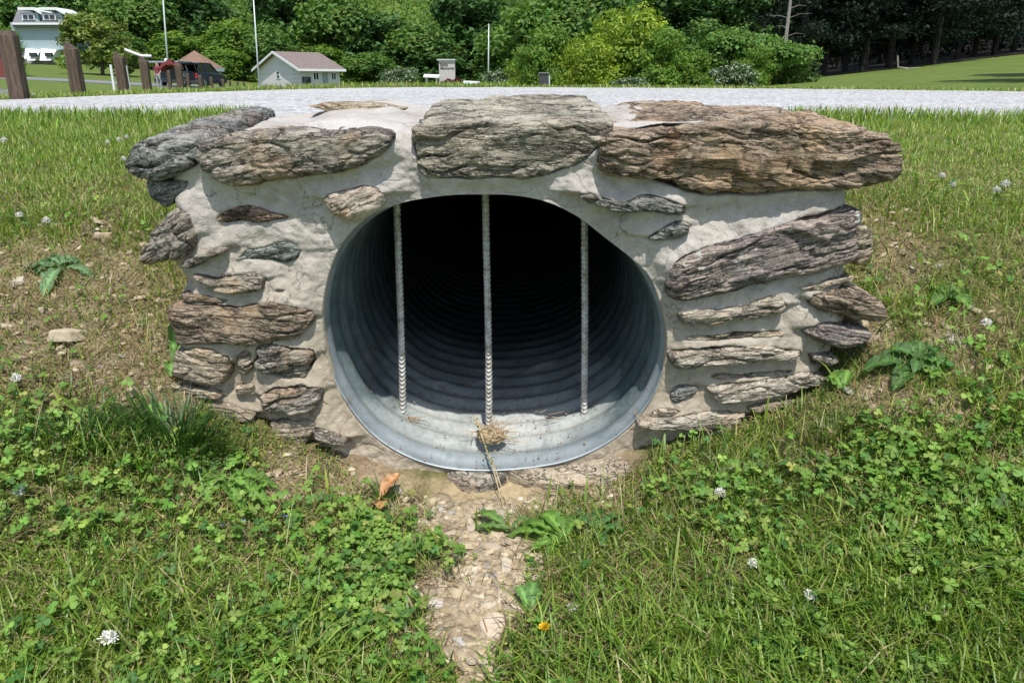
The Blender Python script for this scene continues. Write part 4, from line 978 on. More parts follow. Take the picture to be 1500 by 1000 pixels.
rosette('dandelion_plant', 872, 782, [(80, .06, .024, .4), (30, .055, .022, .4), (130, .05, .02, .5), (-20, .05, .02, .3), (-80, .045, .02, .3)], (.065, .15, .035), 'leafy dandelion among clover right of the spoon-shaped leaf', 'dandelion', 6)
rosette('dandelion_plant', 775, 905, [(80, .06, .022, .7), (110, .05, .02, .8), (60, .04, .016, .8)], (.11, .21, .06), 'toothed blue-green dandelion leaf standing beside the pinkish block', 'dandelion', 5)
rosette('dandelion_plant', 325, 700, [(-20, .10, .032, .25), (10, .09, .030, .3), (-50, .085, .03, .2), (175, .085, .032, .3), (215, .08, .03, .2), (60, .06, .026, .4), (-95, .07, .028, .2)], (.125, .235, .045), 'large dandelion rosette below the left foot of the wall', 'dandelion', 6)
rosette('dandelion_plant', 245, 640, [(170, .06, .03, .4), (140, .07, .028, .5), (-150, .06, .028, .3), (-40, .05, .026, .3)], (.15, .26, .055), 'broad pale green leaves beside the dark grass tuft', 'dandelion', 0)
rosette('broad_weed', 252, 535, [(95, .085, .022, .9), (75, .05, .02, .8), (-70, .035, .022, .3)], (.12, .23, .055), 'upright green leaf hugging the left corner of the wall', 'plant', 0)
rosette('broad_weed', 1235, 575, [(110, .045, .026, .6), (60, .04, .022, .5)], (.13, .24, .05), 'pair of broad leaves at the right foot of the wall', 'plant', 0)
rosette('broad_weed', 1390, 440, [(100, .05, .03, .3), (20, .045, .028, .3), (200, .045, .026, .3), (-70, .05, .028, .3)], (.10, .19, .04), 'dark broad-leaved weed in the grass near the right edge', 'plant', 0)
# dark tuft of longer grass at the left foot of the wall
def tuft(u, v, n, h, rad, label, col=(.035, .095, .018)):
    p = hit(u, v); x = p[0] + rad * RS.normal(size=n); y = p[1] + rad * .5 * RS.normal(size=n); az = np.arctan2(y - p[1], x - p[0]) + .5 * RS.normal(size=n)
    c = np.array(col) * (.75 + .6 * RS.rand(n, 1)) * np.ones((n, 3)); o = blades('grass_tuft', x, y, h * (.5 + .6 * RS.rand(n)), .0018 + .0014 * RS.rand(n), .25 + .7 * RS.rand(n), c, M_GRASS, az, kind=None)
    tag(o, label, 'grass tuft', 'grass tufts')
tuft(262, 655, 420, .085, .035, 'dark green tuft of long grass below the left corner of the wall', (.045, .11, .02))
tuft(130, 655, 260, .055, .035, 'dark grass tuft in the lawn at the left, away from the wall', (.05, .12, .02))
tuft(560, 735, 50, .05, .012, 'small tuft of grass beside the brown dead leaf', (.10, .19, .035))
tuft(1215, 640, 200, .04, .03, 'yellowish grass tuft right of the wall foot', (.13, .19, .04))
# clover flower heads
m = NT('clover_petals'); co = m.coord(); M_PETAL = m.bsdf(m.ramp(m.noise(co, 300, 2), [(.4, (.62, .60, .50)), (.6, (.86, .85, .80))]), .7)
m = NT('clover_petals_pink'); co = m.coord(); M_PINK = m.bsdf(m.ramp(m.noise(co, 300, 2), [(.4, (.50, .38, .40)), (.6, (.78, .70, .72))]), .7)
M_STEM = flat('stem_green', (.10, .19, .045), .6)
def flower(u, v, r, h, label, mat=None, grp='white clover flowers'):
    r *= .74
    p = hit(u, v); q = at(u, v, p[1] - .006); root = thing('clover_flower', label, 'clover flower', p, grp)
    top = Vector((q[0], p[1] - h * .25, p[2] + h)); mb = MB()
    bmm = bmesh.new(); bmesh.ops.create_icosphere(bmm, subdivisions=2, radius=r * .55); mb.add([top + v_.co for v_ in bmm.verts], [tuple(v_.index for v_ in f_.verts) for f_ in bmm.faces]); bmm.free()
    n = 90
    for i in range(n):
        ph = math.acos(1 - 1.55 * (i + .5) / n); th = i * 2.39996; d = Vector((math.sin(ph) * math.cos(th), math.sin(ph) * math.sin(th), math.cos(ph)))
        a = top + d * r * .45; b = top + d * r * (.72 + .45 * rnd.random()) + Vector((rnd.gauss(0, .12), rnd.gauss(0, .12), -.1 * rnd.random())) * r; s_ = (d.cross(Vector((0, 0, 1.01))) + Vector((1e-4, 0, 0))).normalized() * r * .13; t_ = d.cross(s_).normalized() * r * .12
        mb.add([a - s_ * .4, a + s_ * .4, b + s_, b + d * r * .16, b - s_, a + t_, b + t_ * 1.5], [(0, 1, 2, 3, 4), (0, 5, 6, 4), (5, 1, 2, 6)])
    mb.build('flower_head', mat or M_PETAL, root)
    MB().tube([Vector(p) - Vector((0, 0, .003)), (Vector(p) + top) / 2 + Vector((.002, 0, 0)), top], .0009, 6).build('stem', M_STEM, root)
    return root
for u, v, r, h, lab in [(165, 956, .0125, .03, 'large white clover flower at the bottom left of the photo'), (72, 410 - 68, .010, .03, 'white clover flower above the leafy rosette on the left bank'),
    (32, 334, .009, .03, 'white clover flower farther left of the bare soil'), (1468, 288, .012, .03, 'pair-forming white clover flower at the right edge, larger one'), (1457, 294, .010, .025, 'smaller white clover flower touching the larger one at the right edge'),
    (1394, 282, .009, .02, 'white clover flower low in the grass right of the coping'), (1378, 269, .010, .02, 'white clover flower nearest the right end of the coping'), (1442, 487, .010, .02, 'crushed white clover flower right of the dock plant'),
    (177, 218, .011, .03, 'white clover flower touching the left end of the coping'), (188, 214, .009, .03, 'small white clover flower against the slate coping end'), (183, 243, .010, .02, 'white clover flower under the left coping tip'), (8, 219, .012, .03, 'white clover flower on the left bank at the photo edge'), (160, 222, .009, .03, 'third clover flower out from the left coping'),
    (66, 173, .018, .05, 'white clover flower by the road edge on the left'), (28, 572, .010, .025, 'white clover flower half hidden at the left edge below the bare soil'), (33, 738, .009, .025, 'faded clover flower low in the lawn at the left'),
    (1052, 742, .010, .03, 'white clover flower right of the wall foot'), (1100, 846, .009, .03, 'cream clover flower in the lower right lawn'), (1183, 893, .009, .03, 'white clover flower in the taller grass at the lower right'), (1338, 822, .007, .02, 'small yellowish clover flower at the lower right')]:
    flower(u, v, r, h, lab)
tag(flower(838, 903, .009, .02, 'pale pink clover flower right of the dirt channel', M_PINK, None))
# dandelion head
p = hit(797, 945); root = thing('dandelion_flower', 'half-open yellow dandelion flower in the grass right of the channel', 'dandelion flower', p)
mb = MB(); top = Vector(p) + Vector((0, -.004, .030))
for i in range(70):
    th = i * 2.4; e = .5 + 1.0 * rnd.random(); d = Vector((math.cos(th) * math.cos(e), math.sin(th) * math.cos(e), math.sin(e))); s_ = d.orthogonal().normalized() * .0011
    b = top + d * (.008 + .003 * rnd.random()); mb.add([top - s_, top + s_, b + s_, b - s_], [(0, 1, 2, 3)])
mb.build('flower_head', flat('dandelion_yellow', (.75, .50, .02), .6), root); MB().tube([p, top], .0014, 6).build('stem', M_STEM, root)
# little blue speedwell
M_BLUE = flat('speedwell_petals', (.35, .42, .75), .6)
for u, v, lab in ((330, 781, 'left one of the tiny blue flowers in the lower left lawn'), (358, 774, 'middle and brightest tiny blue flower in the lower left lawn'), (420, 767, 'right one of the tiny blue flowers, palest, in the lower left lawn')):
    p = hit(u, v); root = thing('speedwell_flower', lab, 'blue flower', p, 'tiny blue flowers'); top = Vector(p) + Vector((0, -.004, .016)); mb = MB()
    for k in range(4):
        a = k * 1.571 + .4; d = Vector((math.cos(a), math.sin(a) * .8, .45)); s_ = Vector((-math.sin(a), math.cos(a), 0)) * .0024
        mb.add([top, top + d * .003 + s_, top + d * .0058, top + d * .003 - s_], [(0, 1, 2, 3)])
    mb.build('petals', M_BLUE, root); MB().tube([p, top], .0006, 5).build('stem', M_STEM, root)
# dead brown leaf
m = NT('dead_leaf'); co = m.coord(); M_DEAD = m.bsdf(m.ramp(m.noise(co, 60, 4), [(.35, (.28, .13, .05)), (.65, (.55, .30, .13))]), .6, 0, m.bump(m.noise(co, 150, 3), .5, .002))
p = hit(556, 742); root = thing('dead_leaf', 'curled orange-brown dead leaf beside the left of the dirt channel', 'dead leaf', p)
for azd, L, W, ri, dz in ((62, .062, .024, .5, .014), (-75, .034, .024, .1, .010)):
    V, F, cf = leaf_mesh(L, W, 0, 5, -.3, ri); a = math.radians(azd); R = np.array([[math.cos(a), -math.sin(a), 0], [math.sin(a), math.cos(a), 0], [0, 0, 1]])
    V = V @ R.T + p + np.array([0, 0, dz]); mesh_np('leaf_blade', V, F, M_DEAD, root, smooth=True)
# straw clump caught at the foot of the middle bar, wisps at the left bar
M_TWIG = flat('twig', (.30, .21, .12), .85, 0, .3, 60)
def wisps(u, v, Y, n, L, rad, label, ball=0):
    q = at(u, v, Y); root = thing('debris_clump', label, 'debris', q); mb = MB()
    for i in range(n):
        a = rnd.random() * 6.28; s = Vector(q) + Vector((rnd.gauss(0, rad), rnd.gauss(0, rad * .7), .004 + rnd.random() * rad * (.9 if ball else .3)))
        d = Vector((math.cos(a), math.sin(a) * .7, rnd.uniform(-.1, .45))); l = L * rnd.uniform(.4, 1); bend = Vector((rnd.gauss(0, .3), rnd.gauss(0, .3), rnd.gauss(0, .25))) * l
        mb.tube([s, s + d * l * .5 + bend * .5, s + d * l + bend], [.0011, .0009, .0004], 5)
    mb.build('straws', M_TWIG if not ball else flat('straw_clump', (.42, .30, .17), .9, 0, .3, 80), root)
    if ball:
        bmm = bmesh.new(); bmesh.ops.create_icosphere(bmm, subdivisions=5, radius=1)
        co_ = np.array([v_.co[:] for v_ in bmm.verts]); dd = 1 + .25 * fbm(co_[:, 0] * 2.5, co_[:, 1] * 2.5, co_[:, 2] * 2.5, 4, 90); co_ = co_ * dd[:, None] * np.array([.027, .026, .013]) + q + np.array([0, 0, .004])
        Fb = np.array([[v_.index for v_ in f.verts] for f in bmm.faces]); bmm.free(); mesh_np('soil_ball', co_, Fb, M_SOIL, root, smooth=True, col=np.tile([1., .6, 0], (len(co_), 1)))
wisps(719, 640, 1.40, 60, .045, .016, 'tangle of dry straw and soil at the foot of the middle bar', 1)
wisps(592, 618, 1.46, 24, .035, .010, 'curled wisps of dead stem at the foot of the left bar')
wisps(800, 612, 1.47, 6, .025, .015, 'few thin dry stems beside the right bar inside the pipe')
# trailing weed hanging over the lip
p0 = at(695, 615, 1.42); p1 = at(712, 660, 1.345); p2 = at(722, 688, 1.285); p3 = at(738, 735, 1.20); p3[2] = float(ground(p3[0], p3[1])) + .004
root = thing('trailing_stem', 'thin trailing weed stem hanging over the pipe lip onto the dirt', 'weed', p2); mb = MB()
for o_ in (0, .004): mb.tube([Vector(p0) + Vector((o_, 0, .008)), Vector(p1) + Vector((0, 0, .006 - o_)), Vector(p2) + Vector((o_, -.006, .008)), Vector(p3) + Vector((o_ * 2, 0, 0))], [.0014, .0014, .0012, .0008], 6)
mb.build('stem', flat('dry_stem', (.42, .34, .19), .8), root)
lv = MB()
for i in range(46):
    t = i / 46; s = Vector(p0).lerp(Vector(p1), t / .55) if t < .55 else Vector(p1).lerp(Vector(p2), (t - .55) / .45); s += Vector((rnd.gauss(0, .003), 0, .010)); a = rnd.random() * 6.28; d = Vector((math.cos(a), math.sin(a) * .5, .4)) * .006; q_ = Vector((-d.y, d.x, 0)) * .35
    lv.add([s, s + d * .5 + q_, s + d, s + d * .5 - q_], [(0, 1, 2, 3)])
lv.build('leaves', flat('weed_leaf', (.075, .13, .03), .6), root)

n = 420; th_ = -math.pi / 2 + .42 * RS.normal(size=n); yy_ = 1.31 + .55 * RS.rand(n) ** 1.3; rr_ = np.interp(th_ % (2 * math.pi), TH, RP, period=2 * math.pi) - .0045
x = PC[0] + rr_ * np.cos(th_); _g = ground; _c = clod
_zf = PC[1] + rr_ * np.sin(th_) - .0052 * np.cos(2 * math.pi * (yy_ - YF) / .068)
ground = lambda a_, b_, *k_: _zf
clod = lambda a_, b_: 0 * _zf
V, F, cc = chips(n, x, yy_, .0008 + .0022 * RS.rand(n) ** 2, np.array([.22, .17, .11]) * (.5 + 1.2 * RS.rand(n, 1)) * np.ones((n, 3)), lift=.0015, thick=.4)
ground = _g; clod = _c
tag(mesh_np('silt_crumbs', V, F, M_SHALE, col=np.clip(cc, 0, 1)), kind='stuff')
# ------------------------------------------------------------------ foliage
def crown(lumps, n, leaf, c, flatn=.4, dark=None, seed=0):
    """leaf-sized faces spread through lumps [(x,y,z,rx,ry,rz)]; returns V, F, colours"""
    r = np.random.RandomState(seed); L = np.array(lumps, float); vol = (L[:, 3] * L[:, 4] + L[:, 3] * L[:, 5]) ; k = r.choice(len(L), n, p=vol / vol.sum())
    d = r.normal(size=(n, 3)); d /= np.linalg.norm(d, axis=1)[:, None]; rad = (.40 + .62 * r.rand(n) ** .5 + .25 * (r.rand(n) < .10) * r.rand(n)) * (1 + .38 * fbm(d[:, 0] * 2.3 + k, d[:, 1] * 2.3, d[:, 2] * 2.3, 3, seed))
    P = L[k, :3] + d * L[k, 3:6] * rad[:, None]
    q6 = P / (leaf * 7); g6 = fbm(q6[:, 0], q6[:, 1], q6[:, 2], 2, seed + 3); P = P + d * (g6 * leaf * 2.2)[:, None]
    kp = g6 > -.30; P = P[kp]; d = d[kp]; k = k[kp]; g6 = g6[kp]; n = len(P)
    nr = d * .8 + r.normal(size=(n, 3)) * .55 + np.array([0, 0, flatn]); nr /= np.linalg.norm(nr, axis=1)[:, None]
    a = np.cross(nr, r.normal(size=(n, 3))); a /= np.linalg.norm(a, axis=1)[:, None]; b = np.cross(nr, a)
    s = leaf * (.55 + .8 * r.rand(n))[:, None]
    V = np.stack([P - a * s, P + b * s * .55 + nr * s * .12, P + a * s, P - b * s * .55 + nr * s * .12], 1).reshape(-1, 3)
    F = np.arange(n)[:, None] * 4 + np.array([[0, 1, 2, 3]])
    hue = np.array(c)[None] * (1 + .16 * r.normal(size=(n, 1))) * (1 + .18 * r.normal(size=len(L)))[k][:, None]; hue *= (1 + .30 * g6)[:, None]; hue[:, 0] *= 1 + .12 * r.normal(size=n) + .25 * g6
    return V, F, np.repeat(np.clip(hue, .003, .8), 4, 0)
M_BARK = flat('bark', (.12, .09, .065), .9, 0, .35, 5); M_PALEBARK = flat('pale_bark', (.30, .27, .23), .9, 0, .25, 5)
def lumpset(r, w_, d_, h, n, base=.25, k=.36):
    L = []
    for i in range(n):
        a = r.rand() * 6.28; q = r.rand() ** .6; z = base + (1 - base) * r.rand() ** .8; e = math.sqrt(max(.05, 1 - ((z - .45) / .62) ** 2))
        s = k * (.6 + .7 * r.rand()); L.append((math.cos(a) * q * e * w_ * .5 * (1 - s * .6), math.sin(a) * q * e * d_ * .5 * (1 - s * .6), z * h * (1 - s * .42), w_ * .5 * s, d_ * .5 * s, h * .42 * s))
    return L
def tree_proto(name, w_, d_, h, nl, leaf, c, seed, n=7000, trunk=.12, base=.25, bark=None, k=.36, flowers=0):
    r = np.random.RandomState(seed); L = lumpset(r, w_, d_, h, nl, base, k); V, F, cc = crown(L, n, leaf, c, seed=seed)
    root = thing(name, None, None)
    if flowers:
        n = len(V) // 4; m_ = r.rand(n) < flowers; q = np.repeat(m_ & (V.reshape(n, 4, 3)[:, 0, 2] > h * .25), 4); cc[q] = (.55, .56, .48)
    mesh_np('crown', V, F, M_CROWN, root, col=cc)
    mb = MB(); mb.tube([(0, 0, -.2), (.03 * h, 0, h * .3), (-.02 * h, .02 * h, h * .55), (.0, 0, h * .85)], [trunk, trunk * .8, trunk * .5, trunk * .15], 8)
    for l in L[::2]: mb.tube([(0, 0, h * .22), (l[0] * .5, l[1] * .5, h * .2 + (l[2] - h * .2) * .6), l[:3]], [trunk * .45, trunk * .3, trunk * .1], 5)
    mb.build('trunk', bark or M_BARK, root)
    return root
def dup(root, loc, s=1.0, rz=0.0, label=None, cat=None, group=None):
    r = root.copy(); C.objects.link(r); r.location = loc; r.scale = (s, s, s) if not isinstance(s, tuple) else s; r.rotation_euler = (0, 0, rz)
    tag(r, label, cat, group)
    for ch in root.children:
        c = ch.copy(); C.objects.link(c); c.parent = r
        for g_ in ch.children:
            d = g_.copy(); C.objects.link(d); d.parent = c
    return r
def gat(u, v, Y):
    """ground point in the direction of pixel column u at distance Y"""
    x = (u - 750) * math.cos(PITCH) / FPX * Y; return np.array([x, Y, float(ground(x, Y, False))])
GB = (.125, .225, .030); GM = (.100, .190, .036); GD = (.062, .135, .032); GY = (.21, .31, .032); GBL = (.05, .10, .035)
used = set()
def place(pr, u, Y, topv, label, cat='bush', group=None, wpx=None, sink=.15, rz=None):
    """stand a copy of prototype pr (height H, width W) so that its top reaches photo row topv"""
    root, W, H = pr; p = gat(u, 0, Y); zt = HC + Y * math.tan(elev(topv)); h = zt - p[2]
    sz = h / H; sx_ = (wpx * Y / FPX / math.cos(PITCH) * 1.0 / W) if wpx else sz
    p[2] -= sink; rz = rnd.random() * .8 - .4 if rz is None else rz
    if root.name not in used:
        used.add(root.name); root.location = p; root.scale = (sx_, sx_, sz); root.rotation_euler = (0, 0, rz); tag(root, label, cat, group); return root
    return dup(root, p, (sx_, sx_, sz), rz, label, cat, group)
PB = (tree_proto('leafy_bush', 6, 5, 4.5, 34, .105, GY, 1, 15000, .07, .05), 6, 4.5)
PC_ = (tree_proto('leafy_bush', 5, 5, 4, 30, .10, GB, 2, 12000, .06, .03), 5, 4)
PD = (tree_proto('dark_bush', 5, 4.5, 3.6, 26, .11, GM, 3, 12000, .06, .02), 5, 3.6)
PF = (tree_proto('flowering_bush', 4, 3, 2.2, 18, .085, (.06, .12, .035), 4, 8000, .04, .0, flowers=.22), 4, 2.2)
PT = (tree_proto('broadleaf_tree', 9, 9, 10, 40, .26, GM, 5, 13000, .2, .15), 9, 10)
PU = (tree_proto('broadleaf_tree', 9, 9, 10, 40, .26, GB, 6, 13000, .2, .15), 9, 10)
PV = (tree_proto('broadleaf_tree', 8, 8, 11, 36, .27, GD, 7, 12000, .2, .15), 8, 11)
PL = (tree_proto('round_tree', 7, 6, 6, 44, .17, (.155, .215, .045), 8, 13000, .16, .22, k=.30), 7, 6)
# near bushes across the road, centre right
for pr, u, Y, tv, wp, lab in [
 (PC_, 800, 40, 28, 95, 'mid-green leafy bush above the dark grey cabinet'), (PB, 905, 42, -6, 165, 'tallest yellow-green bush in the middle of the tree line'),
 (PB, 850, 39, 42, 110, 'bright yellow-green bush left of the tallest bush'), (PC_, 965, 40, 34, 110, 'bright green bush on the right shoulder of the tallest bush'),
 (PD, 1060, 44, 22, 140, 'dark green vine-covered bush with rounded top left of the bare trunk'), (PC_, 1010, 41, 66, 80, 'low bright bush with pale shoots at the road edge'),
 (PD, 1130, 43, 44, 120, 'dense dark bush below the bare grey trunk'), (PC_, 1105, 41, 60, 60, 'green bush tucked against the dense dark bush'),
 (PD, 1158, 47, 70, 46, 'dark bush at the corner of the mown lawn'), (PB, 770, 44, 58, 70, 'yellow-green sapling right of the white pole'),
 (PF, 1075, 38, 88, 75, 'white-flowering bramble beside the road right of centre'), (PF, 735, 50, 98, 60, 'white-flowering bramble at the foot of the middle pole'),
 (PF, 925, 37, 108, 60, 'low brambles with pale blossoms below the tallest bush'), (PF, 590, 66, 96, 70, 'pale blossoming shrub left of the memorial sign'),
 (PC_, 660, 52, 116, 55, 'low bright green shrub in front of the memorial sign'), (PC_, 1445, 110, 20, 120, 'sunlit bright green trees beyond the pine trunks at the right edge')]:
    place(pr, u, Y, tv, lab, 'bush', None, wp)
# red-leaved shrub
rr = tree_proto('red_shrub', 1.7, 1.4, .7, 10, .07, (.10, .018, .028), 9, 2200, .03, 0); q = gat(664, 0, 55); q[2] = HC + 55 * math.tan(elev(131)); rr.location = q; tag(rr, 'small dark red-leaved shrub at the foot of the memorial sign', 'shrub')
# tree beside the grey house and trees up on the bank, each its own
place(PL, 152, 72, 18, 'rounded maple tree beside the grey house', 'tree', None, 110)
TL = [(PT, 25, 100, -30, 110, 'dark tree behind the grey house, left of its roof'), (PU, 8, 60, 20, 60, 'sparse light tree overhanging the top left corner'), (PV, 95, 108, -60, 130, 'very dark tree standing behind the grey house roof'),
 (PT, 215, 102, -20, 120, 'green tree behind the left white pole'), (PV, 300, 106, -40, 110, 'dark tree above the brown pavilion roof'), (PU, 345, 101, 22, 100, 'sunlit tree between the pavilion and the second pole'),
 (PV, 430, 108, -40, 120, 'dark tree above the grey block hut, left of its ridge'), (PT, 500, 104, -20, 120, 'green tree above the right end of the hut'), (PV, 560, 103, 5, 110, 'dark dense tree right of the hut'),
 (PT, 620, 101, 28, 110, 'mid-green tree behind the memorial sign'), (PV, 690, 106, -30, 130, 'dark tree behind the middle white pole'), (PT, 745, 96, 30, 100, 'green tree right of the middle white pole'),
 (PU, 470, 100, 60, 90, 'bright low tree just behind the hut roof'), (PT, 545, 97, 72, 90, 'low green thicket tree right of the hut wall'), (PU, 260, 98, 40, 90, 'bright tree behind the pavilion peak'),
 (PT, 400, 99, 30, 80, 'green tree left of the hut gable'), (PV, 640, 98, 66, 100, 'dark thicket tree left of the memorial sign top'), (PT, 800, 90, -15, 140, 'dark green tree behind the yellow-green bushes'),
 (PV, 1000, 80, -40, 160, 'dark tree behind the right bushes'), (PV, 1090, 76, -40, 130, 'dark tree left of the bare grey trunk'), (PT, 860, 100, -50, 140, 'tall tree rising behind the tallest bush'), (PT, 185, 94, 40, 70, 'green thicket tree right of the rounded maple'), (PU, 330, 95, 66, 80, 'low sunlit thicket behind the pavilion')]
for pr, u, Y, tv, wp, lab in TL: place(pr, u, Y, tv, lab, 'tree', 'trees on the bank behind the buildings', wp, .4)
# the wooded hillside behind them all: one mass
r = np.random.RandomState(5); LS = []
for i in range(330):
    u = r.uniform(-150, 1250); Y = r.uniform(104, 165); p = gat(u, 0, Y); s = r.uniform(1.8, 3.8)
    for j in range(4): LS.append((p[0] + r.normal() * s, p[1] + r.normal() * s, p[2] + s * (.6 + 1.2 * r.rand()) + (Y - 100) * .03, s * r.uniform(.5, .9), s * .7, s * r.uniform(.5, .85)))
V, F, cc = crown(LS, 190000, .24, (.105, .195, .036), seed=15)
f2 = fbm(V[::4, 0] * .10, V[::4, 1] * .1, V[::4, 2] * .15, 3, 70); cc *= np.repeat(np.clip(1 + 1.1 * f2, .45, 2.2), 4)[:, None]; 
tag(mesh_np('hillside_wood', V, F, M_CROWN, col=np.clip(cc, 0, .5)), kind='stuff')
# shaggy undergrowth at the foot of the bank
LS = []
for i in range(220):
    u = r.uniform(150, 1180); Y = r.uniform(84, 104) if u < 800 else r.uniform(46, 60)
    if 365 < u < 515 or 225 < u < 320: Y = r.uniform(98, 106); p = gat(u, 0, Y); s = r.uniform(.5, 1.3) * Y / 90
    LS.append((p[0], p[1], p[2] + s * .4, s * 1.5, s * 1.2, s * .8))
V, F, cc = crown(LS, 26000, .16, (.15, .235, .04), seed=16); tag(mesh_np('bank_undergrowth', V, F, M_CROWN, col=cc), kind='stuff')

# pines on the right: bare lower trunks, dark whorled boughs
M_PINEBARK = flat('pine_bark', (.022, .018, .015), .95, 0, .3, 5)
def pine(seed, h=15, low=.10):
    r = np.random.RandomState(seed); root = thing('pine_tree', None, None); mb = MB(); mb.tube([(0, 0, -.4), (.05, 0, h * .4), (0, .05, h)], [.24, .17, .03], 8)
    LS = []
    for i in range(34):
        z = h * (low + (1 - low) * (i / 34.)); R = h * .26 * (1 - .75 * i / 34.) * (.75 + .4 * r.rand()); a = i * 2.4 + r.rand()
        for f in (.35, .65, .92): LS.append((math.cos(a) * R * f, math.sin(a) * R * f, z - .22 * R * f + r.normal() * .15, .28 * R + .35, .28 * R + .35, .26 + .06 * R))
        mb.tube([(0, 0, z), (math.cos(a) * R, math.sin(a) * R, z - .2 * R)], [.05, .015], 5)
    for i in range(14):
        z = h * (.02 + low * r.rand()); a = r.rand() * 6.28; R = .6 + 1.3 * r.rand(); mb.tube([(0, 0, z), (math.cos(a) * R, math.sin(a) * R, z - .1)], [.03, .008], 4)
    V, F, cc = crown(LS, 15000, .13, (.008, .019, .009), .1, seed=seed); cc[:, 2] *= 1.1
    mesh_np('crown', V, F, M_CROWN, root, col=cc); mb.build('trunk', M_PINEBARK, root); return root
P1 = pine(31, 15, .16); P2 = pine(32, 16, .20)
PN = [(1205, 60, 'leftmost dark pine at the edge of the lawn'), (1235, 64, 'dark pine second from the left of the stand'), (1262, 60, 'dark pine with a low dead branch at the lawn edge'), (1298, 62, 'dark pine in the left half of the stand behind a thicker trunk'), (1330, 65, 'dark pine in the middle of the stand'), (1362, 61, 'thick-trunked dark pine at the middle lawn edge'),
 (1395, 66, 'dark pine right of the thick-trunked one'), (1420, 69, 'slender pine with light showing left of its trunk'), (1448, 68, 'slender leaning pine near the right edge'), (1475, 72, 'slender pine trunk against the bright gap'), (1515, 70, 'pine at the right edge of the photo'),
 (1225, 74, 'pine set back behind the leftmost pines'), (1285, 76, 'pine set back in the deep shade of the stand'), (1345, 78, 'pine set back behind the middle of the stand'), (1170, 58, 'dark pine behind the corner bush'), (1400, 82, 'far pine deep in the stand toward the right')]
for i, (u, Y, lab) in enumerate(PN):
    p = gat(u, 0, Y); s = .9 + .25 * rnd.random()
    pr = (P1, P2)[i % 2]
    if i < 2: o = pr; o.location = p; tag(o, lab, 'pine tree', 'pines in the dark stand on the right')
    else: o = dup(pr, p, s, rnd.random() * 6, lab, 'pine tree', 'pines in the dark stand on the right')
LS = []
for i in range(240):
    u = r.uniform(1180, 1700); Y = r.uniform(76, 115); p = gat(u, 0, Y); s = r.uniform(2, 4); LS.append((p[0], p[1], p[2] + r.uniform(.5, 11), s, s, s * .7))
LS = [l for l in LS if not (37 < l[0] / l[1] * 58 < 42 and l[2] < 7)]
V, F, cc = crown(LS, 46000, .30, (.007, .016, .008), seed=18); tag(mesh_np('pine_wood', V, F, M_CROWN, col=cc), kind='stuff')
# overhead boughs beyond the right edge throwing the shadow on the lawn
dup(P1, gat(1612, 0, 31), .8, 2.0, 'second large pine outside the right edge, behind the nearer one', 'pine tree', 'pines in the dark stand on the right')
o = dup(P2, gat(1668, 0, 23), .85, 1.0, 'large pine just outside the right edge, shading the lawn', 'pine tree', 'pines in the dark stand on the right')
# bare grey snag
p = gat(1143, 0, 50); root = thing('dead_tree', 'bare pale grey dead trunk with thin side twigs between bushes and pines', 'dead tree', p); mb = MB()
mb.tube([p, p + np.array([.1, 0, 5]), p + np.array([.28, 0, 9])], [.13, .09, .03], 8); root_t = mb.build('trunk', M_PALEBARK, root); mb = MB()
for i in range(26):
    z = 1.5 + 6.5 * rnd.random(); a = rnd.random() * 6.28; L_ = .5 + 1.3 * rnd.random(); s = p + np.array([.03 * z, 0, z]); e = s + np.array([math.cos(a) * L_, math.sin(a) * L_, .15]); mb.tube([s, (s + e) / 2 + np.array([0, 0, .1]), e], [.022, .015, .006], 4)
mb.build('twigs', M_PALEBARK, root)
# fallen branch
p = gat(1315, 0, 57); MBx = MB(); MBx.tube([p + np.array([-.3, 0, .9]), p + np.array([-.15, 0, .15]), p + np.array([.5, .1, .08]), p + np.array([1.4, .2, .12])], [.05, .06, .05, .02], 6)
tag(MBx.build('fallen_branch', M_PALEBARK, origin=p), 'pale bent fallen branch on the grass under the pines', 'branch')

# ------------------------------------------------------------------ paved areas on the left
def patch_sheet(name, pts, mat, lift=.02, nseg=24):
    """quad strip draped on the ground between two polylines of (u, v)"""
    A, B = pts; V = []
    for t in np.linspace(0, 1, nseg):
        a = np.array([np.interp(t, np.linspace(0, 1, len(A)), [q[i] for q in A]) for i in (0, 1)]); b = np.array([np.interp(t, np.linspace(0, 1, len(B)), [q[i] for q in B]) for i in (0, 1)])
        for s in np.linspace(0, 1, 8):
            x, y = a * (1 - s) + b * s; V.append((x, y, float(ground(x, y, False)) + lift))
    I = np.arange(nseg * 8).reshape(nseg, 8); o = mesh_np(name, V, np.stack([I[:-1, :-1], I[1:, :-1], I[1:, 1:], I[:-1, 1:]], -1).reshape(-1, 4), mat); return tag(o, kind='structure')
M_ASPH = flat('asphalt', (.20, .20, .21), .9, 0, .12, 3)
def xy(u, Y): return ((u - 750) * math.cos(PITCH) / FPX * Y, Y)
patch_sheet('parking_lot', ([xy(-300, 13), xy(0, 13), xy(150, 13)], [xy(-300, 34), xy(0, 33), xy(128, 15)]), M_ASPH)
m = NT('needle_litter'); co = m.coord(); M_LITTER = m.bsdf(m.ramp(m.noise(co, 3, 6, .7), [(.35, (.010, .008, .005)), (.65, (.035, .026, .015))]), .95)
patch_sheet('forest_floor', ([xy(1160, 57), xy(1330, 59.5), xy(1500, 66), xy(1900, 70)], [xy(1160, 120), xy(1330, 120), xy(1500, 120), xy(1900, 120)]), M_LITTER, .05, 60)
patch_sheet('access_road', ([xy(-200, 52), xy(180, 53), xy(330, 58), xy(470, 78)], [xy(-200, 57), xy(180, 58), xy(330, 66), xy(470, 86)]), M_ASPH)

